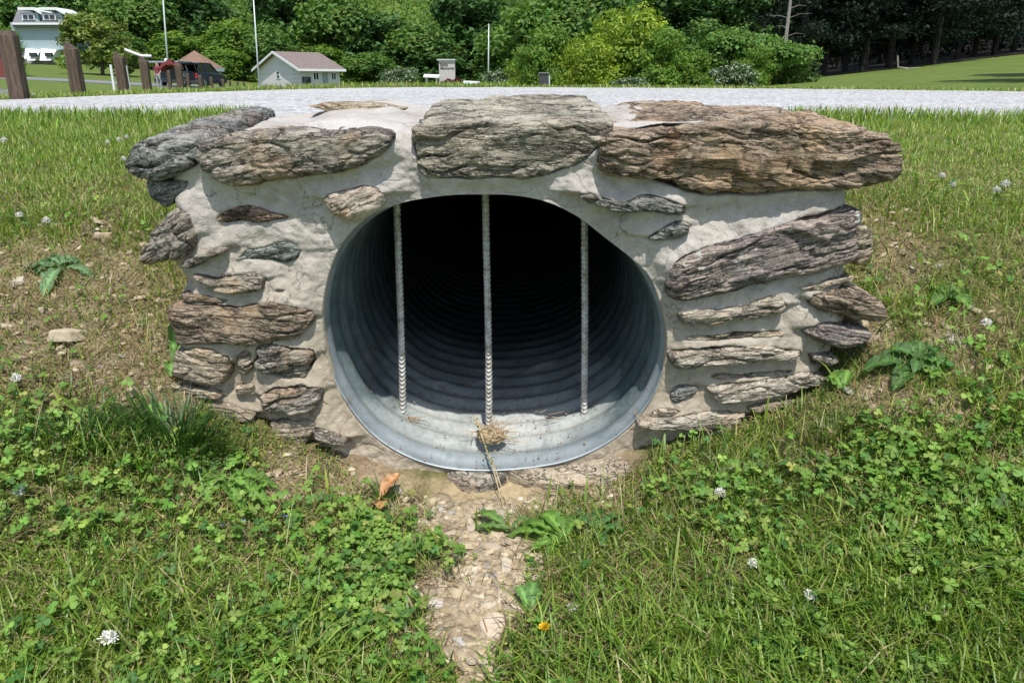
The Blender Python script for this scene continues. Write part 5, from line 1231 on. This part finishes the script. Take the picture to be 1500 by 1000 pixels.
# ------------------------------------------------------------------ wooden posts along the far side of the road
m = NT('weathered_post_wood'); co = m.coord(); nA = m.noise(m.mapping(co, scale=(14, 14, 1.2)), 3, 6, .65, .6); nB = m.noise(m.mapping(co, scale=(1, 1, .1)), 90, 3, .6)
c = m.ramp(m.math('ADD', m.math('MULTIPLY', nA, .7), m.math('MULTIPLY', nB, .3)), [(.32, (.040, .027, .019)), (.5, (.098, .068, .048)), (.68, (.185, .135, .095))])
M_POST = m.bsdf(c, .85, 0, m.bump(nA, .5, .01), .3)
posts = [(25, 148, 45, 'nearest and tallest wooden post, leaning at the far left'), (113, 143, 66, 'second wooden post from the left, before the rounded maple'), (180, 143, 80, 'third wooden post with white stakes showing either side'),
 (215, 140, 86, 'fourth wooden post with sawn slanting top'), (249, 137, 103, 'short thin wooden post in front of the car'), (264, 136, 93, 'broad wooden post in front of the open tailgate'), (276, 135, 107, 'narrow wooden post just behind the broad one'),
 (294, 133, 110, 'wooden post left of the person in blue'), (310, 133, 113, 'wooden post right of the person in blue'), (327, 134, 116, 'small far post right of the pavilion'), (337, 133, 118, 'second small far post right of the pavilion'),
 (348, 132, 119, 'third small far post right of the pavilion'), (357, 132, 119.5, 'fourth small far post right of the pavilion'), (365, 131, 121, 'fifth small far post, left of the white pole'), (372, 131, 122, 'farthest tiny post against the white pole')]
for i, (u, vb, vt, lab) in enumerate(posts):
    d = .84 * FPX / (vb - vt) * .985; x, y = xy(u, d); zb = HC + y * math.tan(elev(vb)); zt = HC + y * math.tan(elev(vt)); rz = math.radians(2 + 6 * rnd.random()); w_ = .155 if u not in (276, 249) else .11
    z0 = min(float(ground(x, y, False)), zb) - .15; bm = bmesh.new(); ca, sa = math.cos(rz), math.sin(rz)
    lv = [z0, zb + (zt - zb) * .3, zb + (zt - zb) * .6, zt - w_ * .35, zt]; sh = [1, 1, 1, 1, .72]; rings_ = []
    for z, s in zip(lv, sh):
        rg = []
        for a, b in ((-1, -1), (1, -1), (1, 1), (-1, 1)):
            px, py = a * w_ / 2 * s + rnd.gauss(0, .002), b * w_ / 2 * s + rnd.gauss(0, .002); rg.append(bm.verts.new((px * ca - py * sa, px * sa + py * ca, z - zb + (.05 * a * (-1) if z == zt and i in (1, 2, 3) else 0))))
        rings_.append(rg)
    for r0, r1 in zip(rings_[:-1], rings_[1:]):
        for k in range(4): bm.faces.new((r0[k], r0[(k + 1) % 4], r1[(k + 1) % 4], r1[k]))
    bm.faces.new(rings_[-1]); bm.faces.new(rings_[0][::-1]); bmesh.ops.bevel(bm, geom=bm.edges[:], offset=.006, segments=1, affect='EDGES')
    me = bpy.data.meshes.new('wooden_post'); bm.to_mesh(me); bm.free(); me.materials.append(M_POST); o = bpy.data.objects.new('wooden_post', me); C.objects.link(o); o.location = (x, y, zb); tag(o, lab, 'wooden post', 'wooden posts along the far side of the road')
# white marker stakes behind the third post
M_WHITE = flat('white_paint', (.75, .76, .74), .5, 0, .06, 3)
for u, vb, vt, lab in ((166, 132, 95, 'white stake showing left of the third post'), (188, 132, 96, 'white stake showing right of the third post')):
    Y = 24; x, y = xy(u, Y); zb = HC + Y * math.tan(elev(vb)); zt = HC + Y * math.tan(elev(vt)); mb = MB(); mb.tube([(x, y, zb - .1), (x, y, zt)], .035, 8)
    tag(mb.build('marker_stake', M_WHITE, origin=(x, y, zb), smooth=False), lab, 'stake', 'white stakes behind the third post')
# sloping white rail
a0 = Vector(at(183, 73, 58)); a1 = Vector(at(207, 82, 58)); a2 = Vector(at(222, 82.5, 58)); root = thing('hand_rail', 'white bent rail rising behind the third and fourth posts', 'rail', (a1.x, a1.y, float(ground(a1.x, a1.y, False))))
MB().tube([a0, a1, a2], .09, 8).build('rail', M_WHITE, root); mb = MB()
for a in (a0, a1, a2): mb = MB(); mb.tube([(a.x, a.y, float(ground(a.x, a.y, False)) - .1), a], .022, 6).build('leg', M_POST, root)
# poles
M_POLE = flat('pale_pole_paint', (.62, .68, .64), .45, .1, .05, 3)
def pole(u, vb, vt, Y, r, lab, base=True, ut=None):
    x, y = xy(u, Y); zb = float(ground(x, y, False)); q = at(ut or u, vt, Y); root = thing('flag_pole', lab, 'pole', (x, y, zb), 'tall pale poles'); zc = HC + Y * math.tan(elev(vb))
    x = at(u, vb, Y)[0]
    MB().tube([(x, y, min(zb, zc) - .1), ((x + q[0]) / 2, y, (zb + q[2]) / 2), (q[0], y, q[2])], [r, r * .85, r * .6], 10).build('shaft', M_POLE, root, smooth=True)
    if base: MB().tube([(x, y, min(zb, zc) - .1), (x, y, HC + Y * math.tan(elev(vb - 30 if base == 1 else vb - 4)))], r * 1.75, 12).build('base_sleeve', M_POLE, root, smooth=True)
    else: MB().tube([(q[0], y, q[2]), (q[0], y, q[2] + .18)], [r * .9, r * .3], 8).build('finial', M_WHITE, root)
pole(247, 116, -40, 66, .075, 'tall pale pole rising behind the brown pavilion roof', 1, 236)
pole(380, 131, -5, 70, .075, 'tall white pole in front of the grey hut gable', 2, 371)
pole(715, 131, 38, 75, .07, 'white flag pole alone before the trees, right of the memorial sign', False, 716)

# ------------------------------------------------------------------ buildings
m = NT('grey_block_wall'); co = m.coord(); br = m.n('TexBrick'); br.inputs['Scale'].default_value = 1; br.inputs['Brick Width'].default_value = .42; br.inputs['Row Height'].default_value = .21; br.inputs['Mortar Size'].default_value = .010
br.inputs['Color1'].default_value = (.64, .60, .585, 1); br.inputs['Color2'].default_value = (.70, .66, .645, 1); br.inputs['Mortar'].default_value = (.56, .53, .52, 1)
sx = m.n('SeparateXYZ'); m.l(co, sx.inputs[0]); cb = m.n('CombineXYZ'); m.l(m.math('ADD', sx.outputs[0], sx.outputs[1]), cb.inputs[0]); m.l(sx.outputs[2], cb.inputs[1]); m.l(cb.outputs[0], br.inputs['Vector'])
M_BLOCK = m.bsdf(br.outputs['Color'], .85, 0, m.bump(br.outputs['Fac'], .3, .01))
def shingle(name, c):
    m = NT(name); co = m.coord(); n = m.noise(m.mapping(co, scale=(1, 1, 6)), 3, 5, .7); return m.bsdf(m.ramp(n, [(.3, tuple(x * .7 for x in c)), (.7, tuple(x * 1.3 for x in c))]), .9, 0, m.bump(n, .4, .02))
M_SHINGLE = shingle('brown_shingles', (.20, .155, .135)); M_SHINGLE2 = shingle('tan_brown_shingles', (.22, .135, .09))
M_GLASS = flat('dark_window_glass', (.02, .025, .035), .1); M_DARK = flat('dark_board', (.03, .032, .04), .6)
M_DOORG = flat('grey_door_paint', (.30, .34, .34), .6)
# hut: gable wall faces left-front, long wall faces front
Y0 = 88.
cF = np.array(at(441, 131, Y0 - 3)); cF[2] = HC + cF[1] * math.tan(elev(132.5))
cR = np.array(at(499, 131, Y0 + .2)); cL = np.array(at(380.5, 129, Y0 + 3.2)); gz = cF[2] - .8
for q in (cR, cL): q[2] = cF[2]
cB = cR + cL - cF; eave = HC + cF[1] * math.tan(elev(100.5)); ridge = HC + ((cF[1] + cL[1]) / 2) * math.tan(elev(78))
hut = thing('block_hut', 'small grey painted block hut with brown gabled roof and dark notice board', 'hut', cF)
ex = (cR - cF); ex[2] = 0; Lx = np.linalg.norm(ex); ex /= Lx; ey = (cL - cF); ey[2] = 0; Ly = np.linalg.norm(ey); ey /= Ly
def hp(a, b, z): return tuple(cF + ex * a + ey * b + np.array([0, 0, z - cF[2]]))
up = np.array([0, 0, 1.])
mb = MB(); mb.prism([hp(0, 0, gz), hp(0, Ly, gz), hp(0, Ly, eave), hp(0, Ly / 2, ridge), hp(0, 0, eave)], ex * Lx); mb.build('wall', M_BLOCK, hut)
ov = .45; oh = .55
rs = (ridge - eave) / (Ly / 2); zo = eave - rs * oh
def roofside(b0, b1, z0, z1, th=.14): 
    mb = MB(); pts = [hp(-ov, b0, z0 + .03), hp(-ov, b1, z1 + .03), hp(-ov, b1, z1 + .03 + th), hp(-ov, b0, z0 + .03 + th)]; mb.prism(pts, ex * (Lx + 2 * ov)); return mb
r1 = roofside(-oh, Ly / 2, zo, ridge).build('roof', M_SHINGLE, hut); r2 = roofside(Ly + oh, Ly / 2, zo, ridge).build('roof', M_SHINGLE, hut)
mb = MB(); mb.prism([hp(-ov, -oh - .06, zo - .07), hp(-ov, -oh - .004, zo - .07), hp(-ov, -oh - .004, zo + .17), hp(-ov, -oh - .06, zo + .17)], ex * (Lx + 2 * ov)); mb.build('fascia', M_WHITE, hut)
for b0, b1 in ((-oh, Ly / 2), (Ly + oh, Ly / 2)):
    mb = MB(); pts = [hp(-ov - .07, b0, zo - .05), hp(-ov - .07, b1, ridge - .05), hp(-ov - .07, b1, ridge + .19), hp(-ov - .07, b0, zo + .19)]; mb.prism(pts, ex * .064); mb.build('bargeboard', M_WHITE, hut)
def panel(a0, a1, z0, z1, d, mat, nm, parent, lab=None):      # on the long front wall
    mb = MB(); mb.prism([hp(a0, -.003, z0), hp(a1, -.003, z0), hp(a1, -.003, z1), hp(a0, -.003, z1)], -ey * d); return mb.build(nm, mat, parent, label=lab)
def gpanel(b0, b1, z0, z1, d, mat, nm, parent):
    mb = MB(); mb.prism([hp(-.003, b0, z0), hp(-.003, b1, z0), hp(-.003, b1, z1), hp(-.003, b0, z1)], -ex * d); return mb.build(nm, mat, parent)
zw = lambda v: HC + cF[1] * math.tan(elev(v))
def fa(u):  # pixel column -> distance along the front wall
    s = (u - 441) / (499 - 441.); return s * Lx
for u0, u1 in ((459, 468), (485.5, 493.5)):
    wn_ = panel(fa(u0), fa(u1), zw(118), zw(105.5), .06, M_WHITE, 'window', hut); um = (u0 + u1) / 2
    panel(fa(u0 + 1.3), fa(um - .6), zw(116.5), zw(107), .075, M_GLASS, 'pane', wn_); panel(fa(um + .6), fa(u1 - 1.3), zw(116.5), zw(107), .075, M_GLASS, 'pane', wn_)
nb_ = panel(fa(443.5), fa(455.5), zw(122.3), zw(112.8), .08, M_DARK, 'notice_board', hut)
for v0, u0, u1 in ((115, 446, 452), (117.5, 445.5, 449), (120.2, 445, 449)): panel(fa(u0), fa(u1), zw(v0 + .35), zw(v0 - .35), .09, M_DOORG, 'lettering', nb_)
dr = panel(fa(473), fa(481), zw(131), zw(106.5), .04, M_DOORG, 'door', hut); panel(fa(479.6), fa(480.2), zw(119.5), zw(118.6), .10, M_WHITE, 'handle', dr)
for um in (463.5, 489.5): panel(fa(um - 2), fa(um + 2), zw(105), zw(102.8), .05, M_DARK, 'vent', hut)
gb = lambda u: (441 - u) / (441 - 380.5) * Ly
gw = gpanel(gb(413.8), gb(407.8), zw(115), zw(104.2), .06, M_WHITE, 'window', hut); gpanel(gb(412.4), gb(409.2), zw(108.4), zw(104.9), .075, M_GLASS, 'pane', gw); gpanel(gb(412.4), gb(409.2), zw(113.8), zw(110), .075, M_GLASS, 'pane', gw)
# low ramp wall running to the hut
a = Vector(at(379, 123, 80)); b = Vector(at(430, 129.5, 82)); mb = MB(); mb.prism([(a.x, a.y, a.z - 1.2), (b.x, b.y, b.z - .6), tuple(b), tuple(a)], (0, .25, 0)); tag(mb.build('ramp_wall', flat('concrete_grey', (.33, .34, .33), .9), origin=a), 'low sloping concrete wall at the foot of the hut gable', 'wall')

# pavilion
Yp_ = 74.; cx = at(277, 100, Yp_); hw = (314 - 236) / 2 * Yp_ / FPX * .97; ze = HC + Yp_ * math.tan(elev(99.5)); zp = HC + Yp_ * math.tan(elev(73)); cy = Yp_ + hw * .6
gx_ = float(ground(cx[0], cy, False)); pav = thing('picnic_pavilion', 'open picnic pavilion with brown hipped roof on pale posts', 'pavilion', (cx[0], cy, gx_))
def c8(s, z, n=6, off=.3): return [(cx[0] + s * math.cos(off + k * 2 * math.pi / n), cy + s * math.sin(off + k * 2 * math.pi / n), z) for k in range(n)]
e = c8(hw, ze); e2 = c8(hw, ze - .14); apex = (cx[0] + .1, cy, zp); mb = MB(); mb.add(e + e2 + [apex], [(k, (k + 1) % 6, 12) for k in range(6)] + [(k, k + 6, (k + 1) % 6 + 6, (k + 1) % 6) for k in range(6)] + [tuple(range(6, 12))[::-1]]); mb.build('roof', M_SHINGLE2, pav)
mb = MB(); eo = c8(hw * 1.012, ze - .02); ei = c8(hw * 1.012, ze - .30); ii_ = c8(hw * .95, ze - .30); mb.add(eo + ei + ii_, [(k, k + 6, (k + 1) % 6 + 6, (k + 1) % 6) for k in range(6)] + [(k + 6, k + 12, (k + 1) % 6 + 12, (k + 1) % 6 + 6) for k in range(6)]); mb.build('fascia', flat('pale_blue_trim', (.42, .48, .50), .6), pav)
for q in c8(hw * .85, 0): MB().tube([(q[0], q[1], float(ground(q[0], q[1], False)) - .2), (q[0], q[1], ze - .1)], .09, 8).build('post', flat('pavilion_post', (.40, .47, .45), .6), pav)

# grey-blue house at the top left
Yh = 92.; H_ = lambda u, v, dy=0.: Vector(at(u, v, Yh + dy)); root = thing('shingled_house', 'grey-blue house with twin white-trimmed dormers behind the posts', 'house', H_(55, 104))
M_SID = flat('blue_grey_siding', (.32, .40, .42), .8, 0, .06, 1.5); M_FOUND = flat('foundation_render', (.36, .34, .31), .9); M_ROOFG = shingle('grey_shingles', (.16, .16, .16))
def slab_(u0, u1, v0, v1, dy0, dy1, mat, nm, par): 
    a_, b_ = H_(u0, v1, dy0), H_(u1, v1, dy0); t_ = H_(u0, v0, dy0); mb = MB(); mb.prism([a_, b_, (b_.x, b_.y, t_.z), (a_.x, a_.y, t_.z)], (0, dy1, 0)); return mb.build(nm, mat, par)
slab_(22, 94, 73, 110, .3, 7, M_FOUND, 'foundation', root); slab_(22, 94, 33, 73, 0, 7.5, M_SID, 'wall', root)
mb = MB(); a_, b_ = H_(17, 36, -.6), H_(98, 36, -.6); c_, d_ = H_(90, 14, 3.5), H_(26, 14, 3.5); mb.add([a_, b_, c_, d_, a_ + Vector((0, 0, -.25)), b_ + Vector((0, 0, -.25)), Vector((c_.x, c_.y + 4, a_.z - .25)), Vector((d_.x, d_.y + 4, a_.z - .25))], [(0, 1, 2, 3), (4, 7, 6, 5), (0, 4, 5, 1), (1, 5, 6, 2), (2, 6, 7, 3), (3, 7, 4, 0)]); mb.build('roof', M_ROOFG, root)
slab_(18, 97, 33.5, 36.5, -.75, .12, M_WHITE, 'eave_trim', root)
for u0, u1 in ((31, 58), (62, 92)):
    um = u1 - 6; dm_ = slab_(u0, u1, 19, 32, .2, 3.2, M_SID, 'dormer', root)
    mb = MB(); p0_, p1_, p2_ = H_(u0 - 5, 15, -.2), H_((u0 + u1) / 2 + 4, 15, -.2), H_(u1 + 3, 22, -.2); mb.prism([p0_, p1_, p2_, p2_ + Vector((0, 0, .22)), p1_ + Vector((0, 0, .28)), p0_ + Vector((0, 0, .28))], (0, 3.6, 0)); mb.build('dormer_roof', M_WHITE, root)
    wn_ = slab_(u0 + 1.5, u0 + 20, 20.5, 29.5, .05, .13, M_WHITE, 'window', root); slab_(u0 + 3, u0 + 9.6, 22, 28, -.01, .05, M_GLASS, 'pane', wn_); slab_(u0 + 11, u0 + 18, 22, 28, -.01, .05, M_GLASS, 'pane', wn_)
for u0 in (37, 60):
    mb = MB(); q = [H_(u0, 71, -.5), H_(u0 + 23, 73, -.5), H_(u0 + 14, 89, -1.2), H_(u0 - 2, 89, -1.2)]; mb.prism(q[::-1], (0, 1.6, 0)); wn_ = mb.build('bay_hood', M_WHITE, root); slab_(u0 + 6, u0 + 16, 77.5, 83, -1.25, .3, M_GLASS, 'pane', wn_)
# dark red shed at the very left edge
a_ = Vector(at(-40, 113, 30)); root = thing('red_shed', 'dark red shed cut off by the left edge behind the nearest post', 'shed', (a_.x, 31, float(ground(a_.x, 31, False))))
b_ = Vector(at(11, 113, 30)); M_RED = flat('red_boards', (.17, .045, .035), .8)
def rsl(u0, u1, v0, v1, Y, dy, mat, nm):
    p_, q_ = Vector(at(u0, v1, Y)), Vector(at(u1, v1, Y)); zt = at(u0, v0, Y)[2]; mb = MB(); mb.prism([p_, q_, (q_.x, Y, zt), (p_.x, Y, zt)], (0, dy, 0)); return mb.build(nm, mat, root)
rsl(-60, 10, 85, 114, 30, .35, M_RED, 'wall'); rsl(-64, 8, 63, 84.7, 30.04, .3, M_DARK, 'opening'); rsl(9.2, 12, 84, 113, 29.9, .1, M_WHITE, 'trim'); rsl(-70, 9, 59, 62.7, 29.9, .5, M_RED, 'roof')

# memorial sign
Ys_ = 60.; a_ = Vector(at(644, 133, Ys_)); b_ = Vector(at(667, 133, Ys_)); zt = at(650, 89, Ys_)[2]; root = thing('memorial_sign', 'pale stone memorial sign pillar with dark lettering and a flat cap', 'sign', ((a_.x + b_.x) / 2, Ys_, a_.z))
M_SIGN = flat('pale_stone_sign', (.50, .45, .42), .85, 0, .06, 4)
mb = MB(); mb.prism([a_, b_, (b_.x, Ys_, zt), (a_.x, Ys_, zt)], (0, .5, 0)); mb.build('pillar', M_SIGN, root)
mb = MB(); mb.prism([(a_.x - .13, Ys_ - .12, zt + .003), (b_.x + .04, Ys_ - .12, zt + .003), (b_.x + .04, Ys_ - .12, zt + .11), (a_.x - .13, Ys_ - .12, zt + .11)], (0, .75, 0)); mb.build('cap', flat('cap_stone', (.45, .47, .43), .8), root)
def text(s, x, z, size, y, nm='lettering'):
    cu = bpy.data.curves.new('t', 'FONT'); cu.body = s; cu.size = size; cu.extrude = .01; cu.offset = size * .012; o = bpy.data.objects.new('t', cu); C.objects.link(o); bpy.context.view_layer.update()
    me = bpy.data.meshes.new_from_object(o.evaluated_get(bpy.context.evaluated_depsgraph_get())); bpy.data.objects.remove(o); me.materials.append(flat('bronze_lettering', (.05, .04, .04), .5))
    t = bpy.data.objects.new(nm, me); C.objects.link(t); t.parent = root; t.location = Vector((x, y, z)) - root.location; t.rotation_euler = (math.pi / 2, 0, 0); return t
text("Exlx", a_.x + .09, at(650, 97.2, Ys_)[2], .33, Ys_ - .012); text("Memorial", a_.x + .09, at(650, 102.0, Ys_)[2], .27, Ys_ - .012)
# white stone tables either side
for u0, u1, v0, v1, lab in ((620, 643, 111, 114.5, 'white flat stone table left of the memorial sign'), (678, 702, 121, 124.5, 'white flat stone table right of the red shrub')):
    p_, q_ = Vector(at(u0, v0, 58)), Vector(at(u1, v0 + 1, 58)); root = thing('stone_table', lab, 'table', (p_.x, 58.3, float(ground(p_.x, 58.3, False))), 'white stone tables by the memorial')
    mb = MB(); mb.prism([p_, q_, q_ - Vector((0, 0, .12)), p_ - Vector((0, 0, .12))], (0, 1.0, .12)); mb.build('top', M_WHITE, root); gz_ = root.location.z
    for xx in (p_.x + .2, q_.x - .2): mb = MB(); mb.box((xx, 58.4, (gz_ + p_.z - .13) / 2), (.16, .5, max(.1, p_.z - .13 - gz_))); mb.build('leg', M_SIGN, root)
# dark cabinet by the bushes
p_ = Vector(at(796, 127, 34)); p_.z = float(ground(p_.x, 34, False)); zt = at(796, 106.5, 34)[2]; root = thing('utility_cabinet', 'dark grey utility cabinet in front of the bushes', 'cabinet', p_)
hh = zt - p_.z; MB().box((p_.x, 34, p_.z + hh / 2 - .05), (.36, .35, hh)).build('body', flat('dark_grey_metal', (.05, .05, .06), .5), root, bevel=.012)
MB().box((p_.x, 34, zt - .02), (.44, .43, .05)).build('lid', flat('lid_metal', (.17, .18, .18), .5), root, bevel=.01)
MB().tube([(p_.x + .24, 33.9, p_.z - .05), (p_.x + .24, 33.9, zt - .12)], .035, 8).build('conduit', M_POLE, root)

# ------------------------------------------------------------------ cars with open tailgates
M_TYRE = flat('tyre', (.02, .02, .02), .8); M_RIM = flat('wheel_rim', (.45, .46, .48), .3, .8); M_TRIM = flat('bumper_plastic', (.05, .05, .055), .6); M_CARGLASS = flat('car_glass', (.015, .02, .025), .05)
M_TAIL = flat('tail_light', (.35, .02, .02), .3)
def car(u, Y, rz, paint, label, gate):
    p = gat(u, 0, Y); root = thing('parked_car', label, 'car', p, 'cars parked with open tailgates'); R = Matrix.Rotation(rz, 4, 'Z'); T_ = Matrix.Translation(Vector(p)) @ R; Wd = 1.75
    def tf(vs): return [T_ @ Vector(v) for v in vs]
    # body: side profile (x back->front, z), tail at x=0; built as a tapered shell
    lowp = [(0, .32), (.02, .62), (.05, .98), (1.0, 1.02), (2.9, 1.0), (3.9, .88), (4.35, .62), (4.4, .34), (3.9, .24), (.4, .24)]
    mb = MB(); n = len(lowp); vs = []
    for s, k in ((-1, .94), (-1, 1.0), (1, 1.0), (1, .94)):
        off = Wd / 2 * (1.0 if k == 1.0 else 1.0)
        pass
    L0 = [(x, -Wd / 2 + (.10 if z > .9 else .03 if z < .4 else 0), z) for x, z in lowp]; L1 = [(x, Wd / 2 - (.10 if z > .9 else .03 if z < .4 else 0), z) for x, z in lowp]
    mb.add(tf(L0 + L1), [tuple(range(n)), tuple(range(2 * n - 1, n - 1, -1))] + [(i, n + i, n + (i + 1) % n, (i + 1) % n) for i in range(n)]); body = mb.build('body', paint, root, bevel=.03, smooth=False)
    roofp = [(.18, 1.0), (.42, 1.50), (.8, 1.62), (2.3, 1.60), (3.1, 1.03)]; n = len(roofp); mb = MB()
    L0 = [(x, -Wd / 2 + .10 + (z - 1) * .22, z) for x, z in roofp]; L1 = [(x, Wd / 2 - .10 - (z - 1) * .22, z) for x, z in roofp]
    # side glass
    mb.add(tf(L0 + L1), [tuple(range(n)), tuple(range(2 * n - 1, n - 1, -1))] + [(i, n + i, n + (i + 1) % n, (i + 1) % n) for i in (1, 2, 3)]); mb.build('side_glass', M_CARGLASS, root)
    mb = MB(); mb.prism(tf([(.40, -Wd / 2 + .19, 1.505), (.8, -Wd / 2 + .21, 1.63), (2.35, -Wd / 2 + .21, 1.61), (2.35, Wd / 2 - .21, 1.61), (.8, Wd / 2 - .21, 1.63), (.40, Wd / 2 - .19, 1.505)]), (0, 0, .045)); mb.build('roof', paint, root)
    for s in (-1, 1):
        for (x0, z0), (x1, z1) in (((.16, 1.0), (.45, 1.55)), ((1.45, 1.02), (1.40, 1.62)), ((3.12, 1.0), (2.3, 1.62))):
            y0 = s * (Wd / 2 - .09); y1 = s * (Wd / 2 - .20); MB().tube(tf([(x0, y0, z0), (x1, y1, z1)]), .045, 6).build('pillar', paint, root)
    mb = MB(); mb.prism(tf([(-.012, -.62, .52), (-.012, .62, .52), (-.012, .62, 1.0), (-.012, -.62, 1.0)]), T_.to_3x3() @ Vector((.02, 0, 0))); mb.build('boot_opening', M_DARK, root)
    MB().prism(tf([(-.10, -.84, .30), (-.10, .84, .30), (-.10, .84, .50), (-.10, -.84, .50)]), T_.to_3x3() @ Vector((.14, 0, 0))).build('bumper', M_TRIM, root, bevel=.02)
    for s in (-1, 1): MB().prism(tf([(-.02, s * .64, .62), (-.02, s * .80, .62), (-.02, s * .78, .97), (-.02, s * .66, .97)]), T_.to_3x3() @ Vector((-.03, 0, 0))).build('tail_light', M_TAIL, root)
    for x in (.78, 3.5):
        for s in (-1, 1):
            a = T_ @ Vector((x, s * (Wd / 2 - .17), .33)); b = T_ @ Vector((x, s * (Wd / 2 + .02), .33)); c2 = T_ @ Vector((x, s * (Wd / 2 + .03), .33)); w_ = MB().tube([a, b], .33, 20).build('wheel', M_TYRE, root); MB().tube([b, c2], .2, 14).build('rim', M_RIM, w_)
    # raised tailgate, hinged at the rear edge of the roof
    hx, hz = .42, 1.60; g = math.radians(gate); e = (hx - 1.05 * math.cos(g), hz + 1.05 * math.sin(g)); nrm = (math.sin(g), math.cos(g)); q = [(hx, hz), e, (e[0] - .05 * nrm[0], e[1] - .10), (hx, hz - .09)]
    mb = MB(); mb.prism(tf([(x, -.72, z) for x, z in q]), T_.to_3x3() @ Vector((0, 1.44, 0))); gt = mb.build('tailgate', paint, root, bevel=.015)
    mb = MB(); mb.prism(tf([(hx - .12, -.55, hz - .095 + .04), (hx - .60 * math.cos(g), -.60, hz + .60 * math.sin(g) - .115), (hx - .60 * math.cos(g), .60, hz + .60 * math.sin(g) - .115), (hx - .12, .55, hz - .095 + .04)]), (0, 0, -.015)); mb.build('rear_glass', M_CARGLASS, gt)
    for s in (-1, 1): MB().tube(tf([(.16, s * .66, 1.1), (e[0] * .45 + hx * .55, s * .66, e[1] * .45 + hz * .55 - .08)]), .014, 5).build('gas_strut', M_RIM, root)
    return root
car(275, 57, math.radians(84), flat('dark_blue_paint', (.03, .035, .06), .25, .3, .03), 'dark blue car with its tailgate raised, behind the broad post', 4)
car(243, 56, math.radians(76), flat('silver_paint', (.40, .45, .47), .3, .4, .03), 'silver car with tailgate up, left of the dark blue one', 2)
# red folding canopy over the boot of the silver car
q = Vector(at(248, 97, 50)); root = thing('red_canopy', 'red and dark folding canopy chair raised beside the silver car', 'camping chair', (q.x, q.y, float(ground(q.x, q.y, False)))); M_REDC = flat('red_cloth', (.20, .035, .04), .8)
for du0, du1, v0, v1, vt in ((-15, -6, 103, 95, 91), (-6, 4, 95, 95, 87), (4, 16, 95, 99, 91)):
    a_, b_ = Vector(at(248 + du0, v0, 50)), Vector(at(248 + du1, v1, 50)); c_, d_ = Vector(at(248 + du1 * .8, vt, 50)), Vector(at(248 + du0 * .8, vt + 1, 50)); mb = MB(); mb.prism([a_, b_, c_, d_], (0, .5, -.12)); mb.build('canopy_panel', M_REDC, root)
for du in (-13, 13): t_ = Vector(at(248 + du, 98, 50.2)); MB().tube([(t_.x, t_.y, root.location.z), t_], .02, 6).build('leg', M_DARK, root)
MB().box((q.x, q.y + .3, root.location.z + .55), (.6, .5, .06)).build('seat', M_DARK, root); MB().box((q.x, q.y + .55, root.location.z + .9), (.6, .05, .7)).build('backrest', M_DARK, root)

# ------------------------------------------------------------------ people
M_SKIN = flat('skin', (.45, .28, .20), .6); M_HAIR = flat('dark_hair', (.03, .02, .015), .8)
def person(u, Y, H, label, shirt, trousers, pose=0, face=0):
    p = gat(u, 0, Y); s = H / 1.75; root = thing('person', label, 'person', p); J = {}
    me = bpy.data.meshes.new('body'); lean = .12 if pose else .02
    V = [(0, 0, .95), (0, lean * .4, 1.12), (0, lean, 1.38), (0, lean * 1.1, 1.50), (0, lean * 1.2, 1.64), (0, lean * 1.2, 1.73),
         (.10, 0, .90), (.14, .10 if pose else .02, .50), (.14, .02, .08), (.14, -.14, .03), (-.10, 0, .90), (-.13, -.12 if pose else .0, .50), (-.13, -.2 if pose else .02, .10), (-.13, -.30 if pose else -.12, .03),
         (.19, lean, 1.42), (.26, .02, 1.14), (.24, -.16, .92), (.25, -.22, .84), (-.19, lean, 1.42), (-.27, .0, 1.14), (-.24, -.2 if pose else -.04, .92), (-.24, -.26 if pose else -.08, .84)]
    E = [(0, 1), (1, 2), (2, 3), (3, 4), (4, 5), (0, 6), (6, 7), (7, 8), (8, 9), (0, 10), (10, 11), (11, 12), (12, 13), (2, 14), (14, 15), (15, 16), (16, 17), (2, 18), (18, 19), (19, 20), (20, 21)]
    Rr_ = [.15, .13, .15, .06, .10, .07, .10, .065, .045, .04, .10, .065, .045, .04, .065, .045, .035, .04, .065, .045, .035, .04]
    me.from_pydata([(x * s, y * s, z * s) for x, y, z in V], E, []); o = bpy.data.objects.new('body', me); C.objects.link(o); o.parent = root
    for m_ in (shirt, trousers, M_SKIN, M_HAIR): me.materials.append(m_)
    sk = o.modifiers.new('s', 'SKIN'); 
    for i, sv in enumerate(me.skin_vertices[0].data): sv.radius = (Rr_[i] * s, Rr_[i] * s * .85); sv.use_root = (i == 0)
    o.modifiers.new('ss', 'SUBSURF').levels = 1; bpy.context.view_layer.update()
    m2 = bpy.data.meshes.new_from_object(o.evaluated_get(bpy.context.evaluated_depsgraph_get())); o.modifiers.clear(); o.data = m2; m2.materials.clear()
    for m_ in (shirt, trousers, M_SKIN, M_HAIR): m2.materials.append(m_)
    for f in m2.polygons:
        z = f.center.z / s; x = abs(f.center.x / s); f.material_index = 3 if z > 1.68 or (z > 1.60 and f.center.y / s > lean * 1.2 + .03) else 2 if z > 1.50 or (x > .17 and z < 1.2 and z > .8) else 1 if z < .98 and x < .2 else 0; f.use_smooth = True
    root.rotation_euler = (0, 0, face); return root
person(301, 76, 1.75, 'person in a bright blue jacket and black trousers walking by the pavilion', flat('blue_jacket', (.04, .25, .50), .7), flat('black_trousers', (.01, .01, .015), .8), 1, .6)
person(233, 46, 1.5, 'person in pale trousers and red top standing left of the silver car', flat('red_top', (.22, .04, .05), .7), flat('pale_trousers', (.36, .37, .40), .8), 0, -.4)
